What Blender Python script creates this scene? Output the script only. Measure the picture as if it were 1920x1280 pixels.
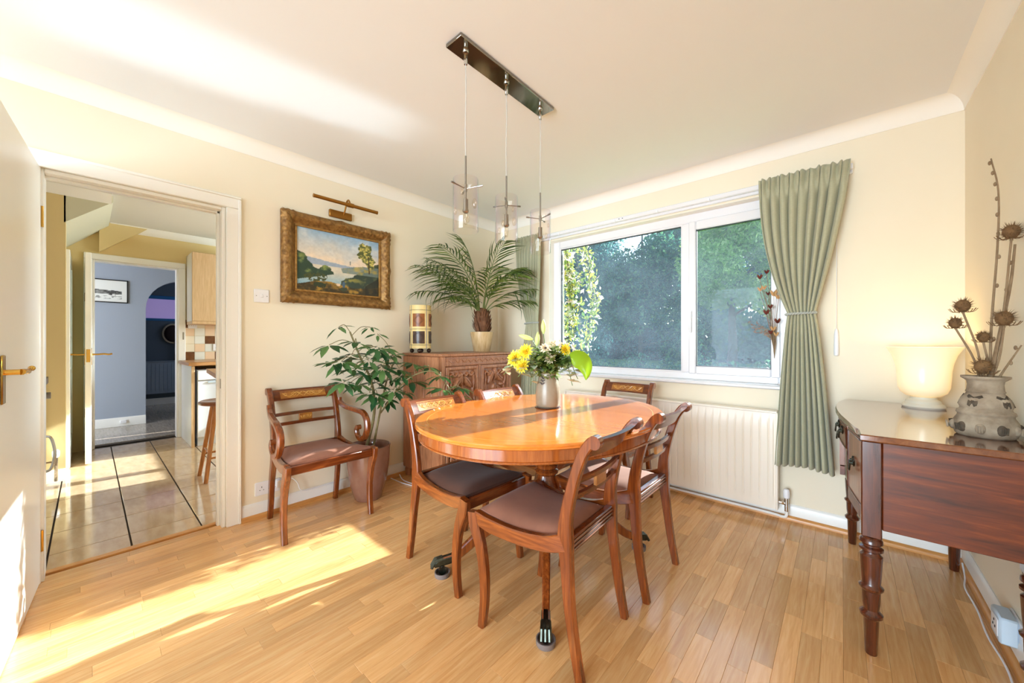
import bpy, math, random
import numpy as np
from mathutils import Vector, Matrix, Quaternion

for o in list(bpy.data.objects):
    bpy.data.objects.remove(o, do_unlink=True)
SC = bpy.context.scene
COL = SC.collection

# ------------------------------------------------------------------ camera
CAM_POS = Vector((2.8717, -3.0136, 1.1526)); CAM_YAW = 0.723435
cam_data = bpy.data.cameras.new('camera')
cam_data.sensor_width = 36.0; cam_data.lens = 36.0 * 700.99 / 1920.0
cam_data.clip_start = 0.02; cam_data.clip_end = 300
cam = bpy.data.objects.new('camera', cam_data); COL.objects.link(cam)
cam.location = CAM_POS; cam.rotation_euler = (math.pi / 2, 0, CAM_YAW)
SC.camera = cam

# ------------------------------------------------------------------ world, sun, daylight
SUN_DIR = Vector((-0.14, -1.0, -0.46)).normalized()
W = bpy.data.worlds.new('sky'); SC.world = W; W.use_nodes = True
wn = W.node_tree.nodes; wl = W.node_tree.links
for n in list(wn): wn.remove(n)
wo = wn.new('ShaderNodeOutputWorld'); bg = wn.new('ShaderNodeBackground')
sky = wn.new('ShaderNodeTexSky'); sky.sky_type = 'NISHITA'; sky.sun_disc = False
sky.sun_elevation = math.radians(24.5); sky.sun_rotation = math.radians(8)
sky.altitude = 50; sky.air_density = 1.0; sky.dust_density = 1.0
wl.new(sky.outputs[0], bg.inputs[0]); bg.inputs[1].default_value = 0.42
wl.new(bg.outputs[0], wo.inputs[0])

def light(name, kind, loc, direction, energy, color, **kw):
    d = bpy.data.lights.new(name, kind); d.energy = energy; d.color = color
    for k, v in kw.items(): setattr(d, k, v)
    o = bpy.data.objects.new(name, d); COL.objects.link(o); o.location = loc
    o.rotation_euler = Vector(direction).to_track_quat('-Z', 'Y').to_euler()
    return o
light('sun', 'SUN', (3, 12, 8), SUN_DIR, 14.5, (1.0, 0.97, 0.93), angle=math.radians(0.5))
# kitchen window daylight; added fill lamps behind camera, in hall and far room
light('rear_fill', 'AREA', (2.95, -8.5, 1.2), (-0.16, 1, 0.02), 980, (0.72, 0.87, 1.0), shape='RECTANGLE', size=6.0, size_y=4.2)  # added room fill shining in through the open rear wall
light('kitchen_window_daylight', 'AREA', (-1.7, 0.3, 1.6), (0, -1, -0.2), 140, (0.95, 0.97, 1.0), shape='RECTANGLE', size=1.6, size_y=0.9)
light('hall_fill', 'AREA', (-3.85, -4.6, 1.5), (0, 1, 0), 27, (0.88, 0.9, 1.0), shape='RECTANGLE', size=1.0, size_y=1.6)  # added fill inside the hall, which has no window here
light('far_room_fill', 'AREA', (-5.5, -0.4, 1.6), (0, -1, -0.1), 7.0, (0.6, 0.75, 1.0), shape='RECTANGLE', size=1.2, size_y=1.0)  # added fill lamp brightening the far room, not at its window
# area lamp standing in for low sun reflected upward outside the window
gl_dir = Vector((-0.14, -1.0, 0.46)).normalized()
light('sun_glint', 'AREA', (1.33, 1.9, 0.42), gl_dir, 0.75, (0.80, 0.92, 1.0), shape='RECTANGLE', size=0.46, size_y=0.62, spread=math.radians(3.0))
SC.view_settings.view_transform = 'Standard'; SC.view_settings.look = 'None'
SC.view_settings.gamma = 1.0; SC.view_settings.use_curve_mapping = False
SC.view_settings.exposure = 0.38
try:
    SC.cycles.max_bounces = 10; SC.cycles.diffuse_bounces = 5; SC.cycles.transparent_max_bounces = 24
    SC.cycles.sample_clamp_indirect = 6.0; SC.cycles.caustics_reflective = False; SC.cycles.caustics_refractive = False
except Exception:
    pass

# ------------------------------------------------------------------ materials
def s2l(c):
    return tuple(((x / 255.0) / 12.92 if x / 255.0 <= 0.04045 else ((x / 255.0 + 0.055) / 1.055) ** 2.4) for x in c)
MATS = {}
def base_mat(name):
    m = bpy.data.materials.new(name); m.use_nodes = True
    nt = m.node_tree; b = nt.nodes.get('Principled BSDF')
    MATS[name] = m
    return m, nt, b
def coords(nt, scale=(1, 1, 1), rand=True, rot=(0, 0, 0)):
    tc = nt.nodes.new('ShaderNodeTexCoord'); mp = nt.nodes.new('ShaderNodeMapping')
    mp.inputs['Scale'].default_value = scale; mp.inputs['Rotation'].default_value = rot
    nt.links.new(tc.outputs['Object'], mp.inputs['Vector'])
    if rand:
        oi = nt.nodes.new('ShaderNodeObjectInfo'); ml = nt.nodes.new('ShaderNodeMath'); ml.operation = 'MULTIPLY'
        ml.inputs[1].default_value = 37.0
        nt.links.new(oi.outputs['Random'], ml.inputs[0])
        cb = nt.nodes.new('ShaderNodeCombineXYZ')
        for i in range(3): nt.links.new(ml.outputs[0], cb.inputs[i])
        nt.links.new(cb.outputs[0], mp.inputs['Location'])
    return mp.outputs['Vector']
def ramp(nt, fac, stops):
    r = nt.nodes.new('ShaderNodeValToRGB'); cr = r.color_ramp
    while len(cr.elements) < len(stops): cr.elements.new(0.5)
    for e, (p, c) in zip(cr.elements, stops):
        e.position = p; e.color = (*s2l(c), 1)
    nt.links.new(fac, r.inputs[0]); return r.outputs[0]
def noise(nt, vec, scale, detail=4, rough=0.55, dist=0.0):
    n = nt.nodes.new('ShaderNodeTexNoise'); n.inputs['Scale'].default_value = scale
    n.inputs['Detail'].default_value = detail; n.inputs['Roughness'].default_value = rough
    n.inputs['Distortion'].default_value = dist
    nt.links.new(vec, n.inputs['Vector']); return n.outputs['Fac']
def bump(nt, b, fac, strength, dist=0.01):
    bp = nt.nodes.new('ShaderNodeBump'); bp.inputs['Strength'].default_value = strength
    bp.inputs['Distance'].default_value = dist
    nt.links.new(fac, bp.inputs['Height']); nt.links.new(bp.outputs[0], b.inputs['Normal'])
def mat(name, col, rough=0.5, metal=0.0, var=None, scale=20.0, stretch=(1, 1, 1), bmp=0.0, coat=0.0, sheen=0.0, emit=None, spec=None, bscale=None):
    m, nt, b = base_mat(name)
    b.inputs['Base Color'].default_value = (*s2l(col), 1); b.inputs['Roughness'].default_value = rough
    b.inputs['Metallic'].default_value = metal; b.inputs['Coat Weight'].default_value = coat
    b.inputs['Coat Roughness'].default_value = 0.08; b.inputs['Sheen Weight'].default_value = sheen
    if spec is not None: b.inputs['Specular IOR Level'].default_value = spec
    if var or bmp:
        v = coords(nt, stretch); f = noise(nt, v, scale)
        if var: nt.links.new(ramp(nt, f, [(0.3, col), (0.7, var)]), b.inputs['Base Color'])
        if bmp: bump(nt, b, f if bscale is None else noise(nt, v, bscale), bmp)
    if emit:
        b.inputs['Emission Color'].default_value = (*s2l(emit[0]), 1); b.inputs['Emission Strength'].default_value = emit[1]
    return m
def wood(name, c1, c2, c3=None, axis='z', scale=6.0, rough=0.3, coat=0.3, k=14.0, island=False, tone=0.0, bmp=0.02):
    """grain stretched along axis; tone = how much each piece differs"""
    m, nt, b = base_mat(name)
    st = {'x': (1, k, k), 'y': (k, 1, k), 'z': (k, k, 1)}[axis]
    v = coords(nt, st)
    if island:
        ge = nt.nodes.new('ShaderNodeNewGeometry'); mu = nt.nodes.new('ShaderNodeMath'); mu.operation = 'MULTIPLY'; mu.inputs[1].default_value = 61.0
        nt.links.new(ge.outputs['Random Per Island'], mu.inputs[0])
        va = nt.nodes.new('ShaderNodeVectorMath'); va.operation = 'ADD'
        cb = nt.nodes.new('ShaderNodeCombineXYZ'); nt.links.new(mu.outputs[0], cb.inputs[0]); nt.links.new(mu.outputs[0], cb.inputs[2])
        nt.links.new(v, va.inputs[0]); nt.links.new(cb.outputs[0], va.inputs[1]); v = va.outputs[0]
    f = noise(nt, v, scale, 6, 0.6, 0.6)
    stops = [(0.25, c2), (0.55, c1)] + ([(0.8, c3)] if c3 else [])
    colr = ramp(nt, f, stops)
    if tone:
        if island: rnd_out = nt.nodes.new('ShaderNodeNewGeometry').outputs['Random Per Island']
        else: rnd_out = nt.nodes.new('ShaderNodeObjectInfo').outputs['Random']
        mr = nt.nodes.new('ShaderNodeMapRange'); mr.inputs[3].default_value = 1.0 - tone; mr.inputs[4].default_value = 1.0 + tone * 0.45
        nt.links.new(rnd_out, mr.inputs[0])
        hs = nt.nodes.new('ShaderNodeHueSaturation'); nt.links.new(mr.outputs[0], hs.inputs['Value'])
        nt.links.new(colr, hs.inputs['Color']); colr = hs.outputs[0]
    nt.links.new(colr, b.inputs['Base Color'])
    b.inputs['Roughness'].default_value = rough; b.inputs['Coat Weight'].default_value = coat; b.inputs['Coat Roughness'].default_value = 0.1
    if bmp: bump(nt, b, f, bmp)
    return m
def leafmat(name, c1, c2, c3=None, trans=0.35, rough=0.45, tcol=None):
    m, nt, b = base_mat(name)
    ge = nt.nodes.new('ShaderNodeNewGeometry')
    st = [(0.0, c1), (0.6, c2)] + ([(1.0, c3)] if c3 else [])
    col = ramp(nt, ge.outputs['Random Per Island'], st)
    nt.links.new(col, b.inputs['Base Color']); b.inputs['Roughness'].default_value = rough
    tr = nt.nodes.new('ShaderNodeBsdfTranslucent')
    if tcol: tr.inputs[0].default_value = (*s2l(tcol), 1)
    else: nt.links.new(col, tr.inputs[0])
    mx = nt.nodes.new('ShaderNodeMixShader'); mx.inputs[0].default_value = trans
    nt.links.new(b.outputs[0], mx.inputs[1]); nt.links.new(tr.outputs[0], mx.inputs[2])
    nt.links.new(mx.outputs[0], nt.nodes['Material Output'].inputs[0])
    return m
def glassmat(name, tint=(255, 255, 255), gloss=1.0, film=0.0, filmcol=(200, 225, 255), irid=False):
    m, nt, b = base_mat(name); nt.nodes.remove(b); out = nt.nodes['Material Output']
    t = nt.nodes.new('ShaderNodeBsdfTransparent'); t.inputs[0].default_value = (*s2l(tint), 1)
    g = nt.nodes.new('ShaderNodeBsdfGlossy'); g.inputs['Roughness'].default_value = 0.02
    fr = nt.nodes.new('ShaderNodeLayerWeight'); fr.inputs[0].default_value = 0.5
    pw = nt.nodes.new('ShaderNodeMath'); pw.operation = 'POWER'; pw.inputs[1].default_value = 4.0
    nt.links.new(fr.outputs['Facing'], pw.inputs[0])
    mul = nt.nodes.new('ShaderNodeMath'); mul.operation = 'MULTIPLY_ADD'; mul.inputs[1].default_value = 0.55 * gloss; mul.inputs[2].default_value = 0.035 * gloss; mul.use_clamp = True
    nt.links.new(pw.outputs[0], mul.inputs[0])
    if irid:
        lw = nt.nodes.new('ShaderNodeLayerWeight'); lw.inputs[0].default_value = 0.45
        c = ramp(nt, lw.outputs['Facing'], [(0.0, (255, 253, 250)), (0.6, (252, 249, 253)), (0.85, (240, 250, 250)), (1.0, (222, 216, 240))])
        nt.links.new(c, t.inputs[0])
    mx = nt.nodes.new('ShaderNodeMixShader'); nt.links.new(mul.outputs[0], mx.inputs[0])
    nt.links.new(t.outputs[0], mx.inputs[1]); nt.links.new(g.outputs[0], mx.inputs[2]); res = mx.outputs[0]
    if film:
        tr = nt.nodes.new('ShaderNodeBsdfTranslucent'); tr.inputs[0].default_value = (*s2l(filmcol), 1)
        v = coords(nt, (1, 1, 1), False); f = noise(nt, v, 2.2, 5, 0.6, 0.4)
        mr = nt.nodes.new('ShaderNodeMapRange'); mr.inputs[1].default_value = 0.25; mr.inputs[2].default_value = 0.75
        mr.inputs[3].default_value = film * 0.35; mr.inputs[4].default_value = film * 1.6
        nt.links.new(f, mr.inputs[0])
        m2 = nt.nodes.new('ShaderNodeMixShader'); nt.links.new(mr.outputs[0], m2.inputs[0])
        nt.links.new(res, m2.inputs[1]); nt.links.new(tr.outputs[0], m2.inputs[2]); res = m2.outputs[0]
    nt.links.new(res, out.inputs[0]); return m
def vcolmat(name, rough=0.55, bmp=0.0):
    m, nt, b = base_mat(name)
    a = nt.nodes.new('ShaderNodeAttribute'); a.attribute_name = 'Col'
    nt.links.new(a.outputs['Color'], b.inputs['Base Color']); b.inputs['Roughness'].default_value = rough
    if bmp: bump(nt, b, noise(nt, coords(nt), 60), bmp)
    return m

M_WALL = mat('cream_wallpaper', (243, 232, 210), 0.75, var=(240, 228, 204), scale=1.5, bmp=0.03, bscale=260)
M_CEIL = mat('ceiling_paint', (238, 238, 238), 0.85)
M_COVE = mat('coving_paint', (248, 243, 234), 0.7)
M_WHITE = mat('white_gloss_paint', (245, 243, 238), 0.28)
M_UPVC = mat('white_upvc', (236, 236, 240), 0.22)
M_RAD = mat('radiator_enamel', (245, 236, 222), 0.3)
M_PLANK = wood('beech_plank', (238, 184, 122), (222, 160, 96), (246, 204, 148), 'y', 5.0, 0.26, 0.3, 16, False, 0.24, 0.008)
M_PLANK_I = wood('beech_plank_rest', (238, 184, 122), (222, 160, 96), (246, 204, 148), 'y', 5.0, 0.26, 0.3, 16, True, 0.24, 0.008)
M_BEAD = wood('oak_bead', (214, 152, 84), (188, 122, 60), None, 'y', 7, 0.35, 0.2)
M_BEADX = wood('oak_bead_cross', (214, 152, 84), (188, 122, 60), None, 'x', 7, 0.35, 0.2)
M_SUB = mat('dark_subfloor', (150, 108, 70), 0.8)
M_MAHOG = wood('polished_mahogany', (126, 60, 20), (78, 33, 11), (164, 90, 36), 'z', 5, 0.22, 0.5)
M_MAHOGX = wood('polished_mahogany_rail', (114, 52, 19), (70, 29, 10), (144, 76, 30), 'x', 5, 0.22, 0.5)
M_MAHOGY = wood('polished_mahogany_side', (134, 66, 23), (86, 38, 13), (170, 94, 38), 'y', 5, 0.22, 0.5)
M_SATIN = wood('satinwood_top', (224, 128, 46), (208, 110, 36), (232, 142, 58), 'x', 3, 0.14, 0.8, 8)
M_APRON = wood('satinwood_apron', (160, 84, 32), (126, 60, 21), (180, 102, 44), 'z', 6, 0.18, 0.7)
M_STRING = mat('pale_inlay', (232, 184, 96), 0.3, coat=0.5)
M_INLAYD = wood('burr_inlay', (176, 112, 46), (132, 74, 28), (204, 150, 74), 'x', 12, 0.3, 0.4, 2)
M_DARKM = wood('dark_mahogany', (102, 42, 9), (54, 20, 5), (146, 70, 18), 'x', 4, 0.36, 0.1, 10)
M_DARKT = wood('dark_mahogany_turned', (84, 38, 20), (46, 20, 12), (112, 56, 28), 'z', 5, 0.24, 0.5)
M_SBTOP = wood('sideboard_top', (120, 70, 40), (92, 48, 26), (140, 88, 52), 'y', 4, 0.1, 0.9, 10)
M_SBDOOR = wood('faded_mahogany_door', (150, 92, 60), (120, 66, 40), (172, 112, 76), 'z', 4, 0.3, 0.4)
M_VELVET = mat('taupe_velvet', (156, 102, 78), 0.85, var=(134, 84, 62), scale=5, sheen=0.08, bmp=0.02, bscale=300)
M_VELVET_SH = mat('shaded_velvet', (88, 48, 28), 0.85, var=(70, 38, 22), scale=5, sheen=0.08, bmp=0.02, bscale=300)  # taupe velvet with shade mixed into the colour for the left chairs
M_CARVE = wood('carved_teak', (170, 112, 76), (122, 74, 46), (196, 138, 98), 'z', 7, 0.42, 0.15, 8)
M_BRASS = mat('polished_brass', (214, 170, 84), 0.18, 1.0)
M_BRASSD = mat('aged_brass', (164, 118, 56), 0.38, 1.0)
M_BRONZE = mat('dark_bronze', (64, 62, 54), 0.35, 1.0, var=(90, 96, 86), scale=40)
M_CHROME = mat('chrome', (214, 214, 212), 0.06, 1.0)
M_CHROMED = mat('smoked_chrome', (150, 146, 138), 0.08, 1.0)
M_STEEL = mat('brushed_steel', (150, 146, 140), 0.3, 1.0)
M_CURTAIN = mat('sage_curtain', (182, 180, 152), 0.9, var=(172, 171, 142), scale=60, stretch=(1, 1, 6), sheen=0.2, bmp=0.05, bscale=500)
M_ROPE = mat('grey_rope', (176, 180, 172), 0.8)
M_GLASS = glassmat('window_glass', (238, 246, 248), 0.15, film=0.022)
M_PENDANT = glassmat('iridescent_glass', (250, 248, 250), 1.1, irid=True)
M_BULB = glassmat('clear_bulb_glass', (252, 248, 240), 2.4)
M_DGASK = mat('window_gasket', (58, 66, 80), 0.5)
M_GILT = mat('antique_gilt', (172, 130, 72), 0.45, 0.5, var=(112, 78, 40), scale=38, bmp=0.25, bscale=90)
M_GILTP = mat('gilt_slip', (182, 140, 76), 0.4, 0.5, var=(140, 98, 48), scale=50)
M_PAINT = vcolmat('oil_painting', 0.4, 0.05)
M_SKETCH = vcolmat('ink_sketch', 0.6)
M_BLACK = mat('black_lacquer', (22, 22, 24), 0.35)
M_TILEK = mat('kitchen_floor_tile', (214, 186, 152), 0.08, var=(196, 164, 128), scale=7, stretch=(1, 3, 1), coat=0.3)
M_GROUT = mat('dark_grout', (58, 48, 40), 0.8)
M_KWALL = mat('kitchen_wall', (226, 202, 146), 0.75)
M_HALL = mat('hall_wall_blue_grey', (162, 170, 184), 0.75)
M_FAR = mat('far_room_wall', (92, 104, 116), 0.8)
M_HFLOOR = wood('hall_laminate', (176, 164, 148), (146, 132, 116), (196, 186, 172), 'x', 6, 0.2, 0.2, 10)
M_KCAB = wood('pale_oak_unit', (206, 172, 130), (188, 152, 108), (216, 184, 144), 'z', 6, 0.4, 0.1, 18)
M_KTOP = wood('worktop', (190, 140, 88), (160, 108, 62), (206, 158, 104), 'y', 7, 0.35, 0.2, 10)
M_APPL = mat('white_appliance', (226, 232, 242), 0.25)
M_STOOL = wood('stool_pine', (196, 128, 66), (160, 92, 40), (214, 148, 84), 'z', 6, 0.3, 0.3, 8)
M_STOOLS = wood('stool_seat', (142, 82, 46), (110, 58, 30), None, 'x', 6, 0.3, 0.3, 8)
M_TILEW = mat('cream_wall_tile', (240, 228, 204), 0.15)
M_TILEP = mat('peach_wall_tile', (240, 210, 176), 0.15)
M_TILEG = mat('white_wall_tile', (236, 236, 226), 0.15)
M_TILEB = mat('brown_wall_tile', (122, 72, 34), 0.2, var=(96, 54, 24), scale=30)
M_PLASTIC = mat('white_plastic', (240, 240, 244), 0.3)
M_PLASTICG = mat('pale_grey_plastic', (196, 212, 226), 0.35)
M_DARK = mat('dark_slot', (24, 24, 28), 0.6)

# ------------------------------------------------------------------ geometry helpers
def V(*a): return Vector(a)
class G:
    def __init__(s): s.v = []; s.f = []
    def add(s, vs, fs):
        o = len(s.v); s.v += [tuple(p) for p in vs]; s.f += [tuple(i + o for i in f) for f in fs]; return s
    def box(s, x0, x1, y0, y1, z0, z1):
        return s.add([(x0, y0, z0), (x1, y0, z0), (x1, y1, z0), (x0, y1, z0), (x0, y0, z1), (x1, y0, z1), (x1, y1, z1), (x0, y1, z1)],
                     [(3, 2, 1, 0), (4, 5, 6, 7), (0, 1, 5, 4), (1, 2, 6, 5), (2, 3, 7, 6), (3, 0, 4, 7)])
    def cbox(s, x0, x1, y0, y1, z0, z1, c=0.003):
        """chamfered box, 44 triangles"""
        X = (x0, x1); Y = (y0, y1); Z = (z0, z1); S = (-1, 1); idx = {}; vs = []
        for i in (0, 1):
            for j in (0, 1):
                for k in (0, 1):
                    cx, cy, cz = X[i], Y[j], Z[k]; dx, dy, dz = -S[i] * c, -S[j] * c, -S[k] * c
                    for ax, pt in ((0, (cx, cy + dy, cz + dz)), (1, (cx + dx, cy, cz + dz)), (2, (cx + dx, cy + dy, cz))):
                        idx[i, j, k, ax] = len(vs); vs.append(pt)
        fs = []
        for a in (0, 1): 
            q = [idx[a, 0, 0, 0], idx[a, 1, 0, 0], idx[a, 1, 1, 0], idx[a, 0, 1, 0]]; fs.append(q if a else q[::-1])
            q = [idx[0, a, 0, 1], idx[0, a, 1, 1], idx[1, a, 1, 1], idx[1, a, 0, 1]]; fs.append(q if a else q[::-1])
            q = [idx[0, 0, a, 2], idx[1, 0, a, 2], idx[1, 1, a, 2], idx[0, 1, a, 2]]; fs.append(q if a else q[::-1])
        def fixq(q, out):
            p = [Vector(vs[t]) for t in q]; n = (p[1] - p[0]).cross(p[2] - p[0])
            return q if n.dot(out) > 0 else q[::-1]
        for a in (0, 1):
            for b in (0, 1):
                fs.append(fixq([idx[a, b, 0, 0], idx[a, b, 1, 0], idx[a, b, 1, 1], idx[a, b, 0, 1]], V(S[a], S[b], 0)))
                fs.append(fixq([idx[a, 0, b, 0], idx[a, 1, b, 0], idx[a, 1, b, 2], idx[a, 0, b, 2]], V(S[a], 0, S[b])))
                fs.append(fixq([idx[0, a, b, 1], idx[1, a, b, 1], idx[1, a, b, 2], idx[0, a, b, 2]], V(0, S[a], S[b])))
                for k in (0, 1): fs.append(fixq([idx[a, b, k, 0], idx[a, b, k, 1], idx[a, b, k, 2]], V(S[a], S[b], S[k])))
        return s.add(vs, fs)
    def lathe(s, prof, n=24, c=(0, 0, 0), sx=1.0, sy=1.0, cap=True, power=2.0):
        """prof: list of (r, z) bottom to top"""
        vs = []; fs = []; m = len(prof)
        for r, z in prof:
            for i in range(n):
                a = 2 * math.pi * i / n; ca, sa = math.cos(a), math.sin(a)
                if power != 2.0:
                    ca = math.copysign(abs(ca) ** (2 / power), ca); sa = math.copysign(abs(sa) ** (2 / power), sa)
                vs.append((c[0] + r * sx * ca, c[1] + r * sy * sa, c[2] + z))
        for j in range(m - 1):
            for i in range(n):
                k = (i + 1) % n; fs.append((j * n + i, j * n + k, (j + 1) * n + k, (j + 1) * n + i))
        if cap: fs.append(tuple(range(n))[::-1]); fs.append(tuple((m - 1) * n + i for i in range(n)))
        return s.add(vs, fs)
    def tube(s, path, r, n=8, cap=True, closed=False):
        P = [Vector(p) for p in path]; m = len(P)
        R = r if isinstance(r, (list, tuple)) else [r] * m
        vs = []; fs = []; up = None
        for j in range(m):
            t = (P[(j + 1) % m] - P[j - 1]) if closed else (P[min(j + 1, m - 1)] - P[max(j - 1, 0)])
            if t.length < 1e-9: t = V(0, 0, 1)
            t.normalize()
            if up is None:
                up = t.orthogonal().normalized()
            else:
                up = up - t * up.dot(t)
                up = up.normalized() if up.length > 1e-6 else t.orthogonal().normalized()
            b = t.cross(up)
            for i in range(n):
                a = 2 * math.pi * i / n; vs.append(P[j] + (up * math.cos(a) + b * math.sin(a)) * R[j])
        for j in range(m if closed else m - 1):
            q = (j + 1) % m
            for i in range(n):
                k = (i + 1) % n; fs.append((j * n + i, j * n + k, q * n + k, q * n + i))
        if cap and not closed: fs.append(tuple(range(n))[::-1]); fs.append(tuple((m - 1) * n + i for i in range(n)))
        return s.add(vs, fs)
    def sweep(s, path, side, ws, wp, c=0.25, closed=False):
        """rectangular section with softened corners: ws along side, wp in plane"""
        P = [Vector(p) for p in path]; m = len(P); sd0 = Vector(side).normalized(); vs = []; fs = []
        WS = ws if isinstance(ws, (list, tuple)) else [ws] * m; WP = wp if isinstance(wp, (list, tuple)) else [wp] * m
        for j in range(m):
            t = (P[(j + 1) % m] - P[j - 1]) if closed else (P[min(j + 1, m - 1)] - P[max(j - 1, 0)])
            t.normalize(); n = sd0.cross(t)
            if n.length < 1e-6: n = t.orthogonal()
            n.normalize(); sd = t.cross(n)
            a, b = WS[j] / 2, WP[j] / 2; q = min(a, b) * c
            for (p1, p2) in ((a, b - q), (a - q, b), (-a + q, b), (-a, b - q), (-a, -b + q), (-a + q, -b), (a - q, -b), (a, -b + q)):
                vs.append(P[j] + sd * p1 + n * p2)
        for j in range(m if closed else m - 1):
            q2 = (j + 1) % m
            for i in range(8):
                k = (i + 1) % 8; fs.append((j * 8 + i, j * 8 + k, q2 * 8 + k, q2 * 8 + i))
        if not closed: fs.append(tuple(range(8))[::-1]); fs.append(tuple((m - 1) * 8 + i for i in range(8)))
        return s.add(vs, fs)
    def grid(s, nu, nv, fn):
        vs = [fn(i / nu, j / nv) for j in range(nv + 1) for i in range(nu + 1)]
        fs = [(j * (nu + 1) + i, j * (nu + 1) + i + 1, (j + 1) * (nu + 1) + i + 1, (j + 1) * (nu + 1) + i) for j in range(nv) for i in range(nu)]
        return s.add(vs, fs)
    def prism(s, poly, fn0, fn1):
        n = len(poly); vs = [fn0(p) for p in poly] + [fn1(p) for p in poly]
        fs = [tuple(range(n))[::-1], tuple(range(n, 2 * n))] + [(i, (i + 1) % n, n + (i + 1) % n, n + i) for i in range(n)]
        return s.add(vs, fs)
    def sphere(s, c, r, nu=12, nv=8, sc=(1, 1, 1)):
        prof = [(max(math.sin(math.pi * j / nv), 1e-4), -math.cos(math.pi * j / nv)) for j in range(nv + 1)]
        vs = []; fs = []
        for pr, pz in prof:
            for i in range(nu):
                a = 2 * math.pi * i / nu; vs.append((c[0] + r * sc[0] * pr * math.cos(a), c[1] + r * sc[1] * pr * math.sin(a), c[2] + r * sc[2] * pz))
        for j in range(nv):
            for i in range(nu):
                k = (i + 1) % nu; fs.append((j * nu + i, j * nu + k, (j + 1) * nu + k, (j + 1) * nu + i))
        return s.add(vs, fs)
    def leaf(s, base, d, nrm, L, w, bend=0.25, fold=0.15):
        """pointed leaf, folded on its midrib, drooping to the tip"""
        d = Vector(d).normalized(); nrm = Vector(nrm); nrm = nrm - d * nrm.dot(d)
        nrm = nrm.normalized() if nrm.length > 1e-5 else d.orthogonal().normalized()
        sd = d.cross(nrm); base = Vector(base)
        def P(t, q): return base + d * (L * t) + sd * (q * w * 0.5) + nrm * (abs(q) * fold * w - bend * L * t * t)
        vs = [P(0, 0), P(.3, -.85), P(.3, 0), P(.3, .85), P(.65, -.8), P(.65, 0), P(.65, .8), P(1, 0)]
        return s.add(vs, [(0, 2, 1), (0, 3, 2), (1, 2, 5, 4), (2, 3, 6, 5), (4, 5, 7), (5, 6, 7)])
    def build(s, name, m, parent=None, smooth=40, loc=None):
        me = bpy.data.meshes.new(name); me.from_pydata(s.v, [], s.f); me.update()
        if smooth:
            me.shade_smooth()
            try: me.set_sharp_from_angle(angle=math.radians(smooth))
            except Exception: pass
        if m: me.materials.append(m)
        return obj(name, me, parent, loc)
def obj(name, me, parent=None, loc=None):
    o = bpy.data.objects.new(name, me); COL.objects.link(o)
    if parent: o.parent = parent
    if loc: o.location = loc
    return o
def np_mesh(name, verts, quads, m):
    me = bpy.data.meshes.new(name); nv = len(verts); nf = len(quads); k = quads.shape[1]
    me.vertices.add(nv); me.vertices.foreach_set('co', np.ascontiguousarray(verts, dtype=np.float32).ravel())
    me.loops.add(nf * k); me.loops.foreach_set('vertex_index', np.ascontiguousarray(quads, dtype=np.int32).ravel())
    me.polygons.add(nf); me.polygons.foreach_set('loop_start', np.arange(0, nf * k, k, dtype=np.int32))
    me.update(calc_edges=True); me.validate(); me.materials.append(m); return me
def tag(o, label=None, cat=None, group=None, kind=None):
    if label: o['label'] = label
    if cat: o['category'] = cat
    if group: o['group'] = group
    if kind: o['kind'] = kind
    return o
def thing(name, label, cat, loc=(0, 0, 0), rz=0.0, group=None):
    o = bpy.data.objects.new(name, None); COL.objects.link(o); o.location = loc; o.rotation_euler = (0, 0, rz)
    o.empty_display_size = 0.05
    return tag(o, label, cat, group)
def struct(o): o['kind'] = 'structure'; return o
KIDS = {}
def copy_tree(o, label=None, loc=None, rz=None):
    def rec(src, par):
        c = src.copy(); COL.objects.link(c); c.parent = par
        for ch in src.children: rec(ch, c)
        return c
    c = rec(o, None)
    if label: c['label'] = label
    if loc: c.location = loc
    if rz is not None: c.rotation_euler = (0, 0, rz)
    return c
def cr(pts, n=6):
    """Catmull-Rom through the points"""
    P = [Vector(p) for p in pts]; Q = [P[0] * 2 - P[1]] + P + [P[-1] * 2 - P[-2]]; out = []
    for i in range(1, len(Q) - 2):
        a, b, c, d = Q[i - 1], Q[i], Q[i + 1], Q[i + 2]
        for k in range(n):
            t = k / n; out.append(0.5 * ((2 * b) + (c - a) * t + (2 * a - 5 * b + 4 * c - d) * t * t + (3 * b - a - 3 * c + d) * t ** 3))
    out.append(P[-1].copy()); return out
def lerpl(vals, n):
    out = []; m = len(vals) - 1
    for i in range(n):
        t = i / (n - 1) * m; k = min(int(t), m - 1); out.append(vals[k] + (vals[k + 1] - vals[k]) * (t - k))
    return out
def slab(name, m, x0, x1, y0, y1, z0, z1, holes=(), axis='x', parent=None):
    """wall with rectangular holes; holes given as (a0,a1,z0,z1) along the wall"""
    g = G(); A0, A1 = (y0, y1) if axis == 'x' else (x0, x1)
    As = sorted(set([A0, A1] + [h[0] for h in holes] + [h[1] for h in holes])); Zs = sorted(set([z0, z1] + [h[2] for h in holes] + [h[3] for h in holes]))
    for i in range(len(As) - 1):
        for j in range(len(Zs) - 1):
            a, b, c, d = As[i], As[i + 1], Zs[j], Zs[j + 1]; ca, cz = (a + b) / 2, (c + d) / 2
            if any(h[0] < ca < h[1] and h[2] < cz < h[3] for h in holes): continue
            if axis == 'x': g.box(x0, x1, a, b, c, d)
            else: g.box(a, b, y0, y1, c, d)
    return g.build(name, m, parent, smooth=0)
RND = random.Random(11)

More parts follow.
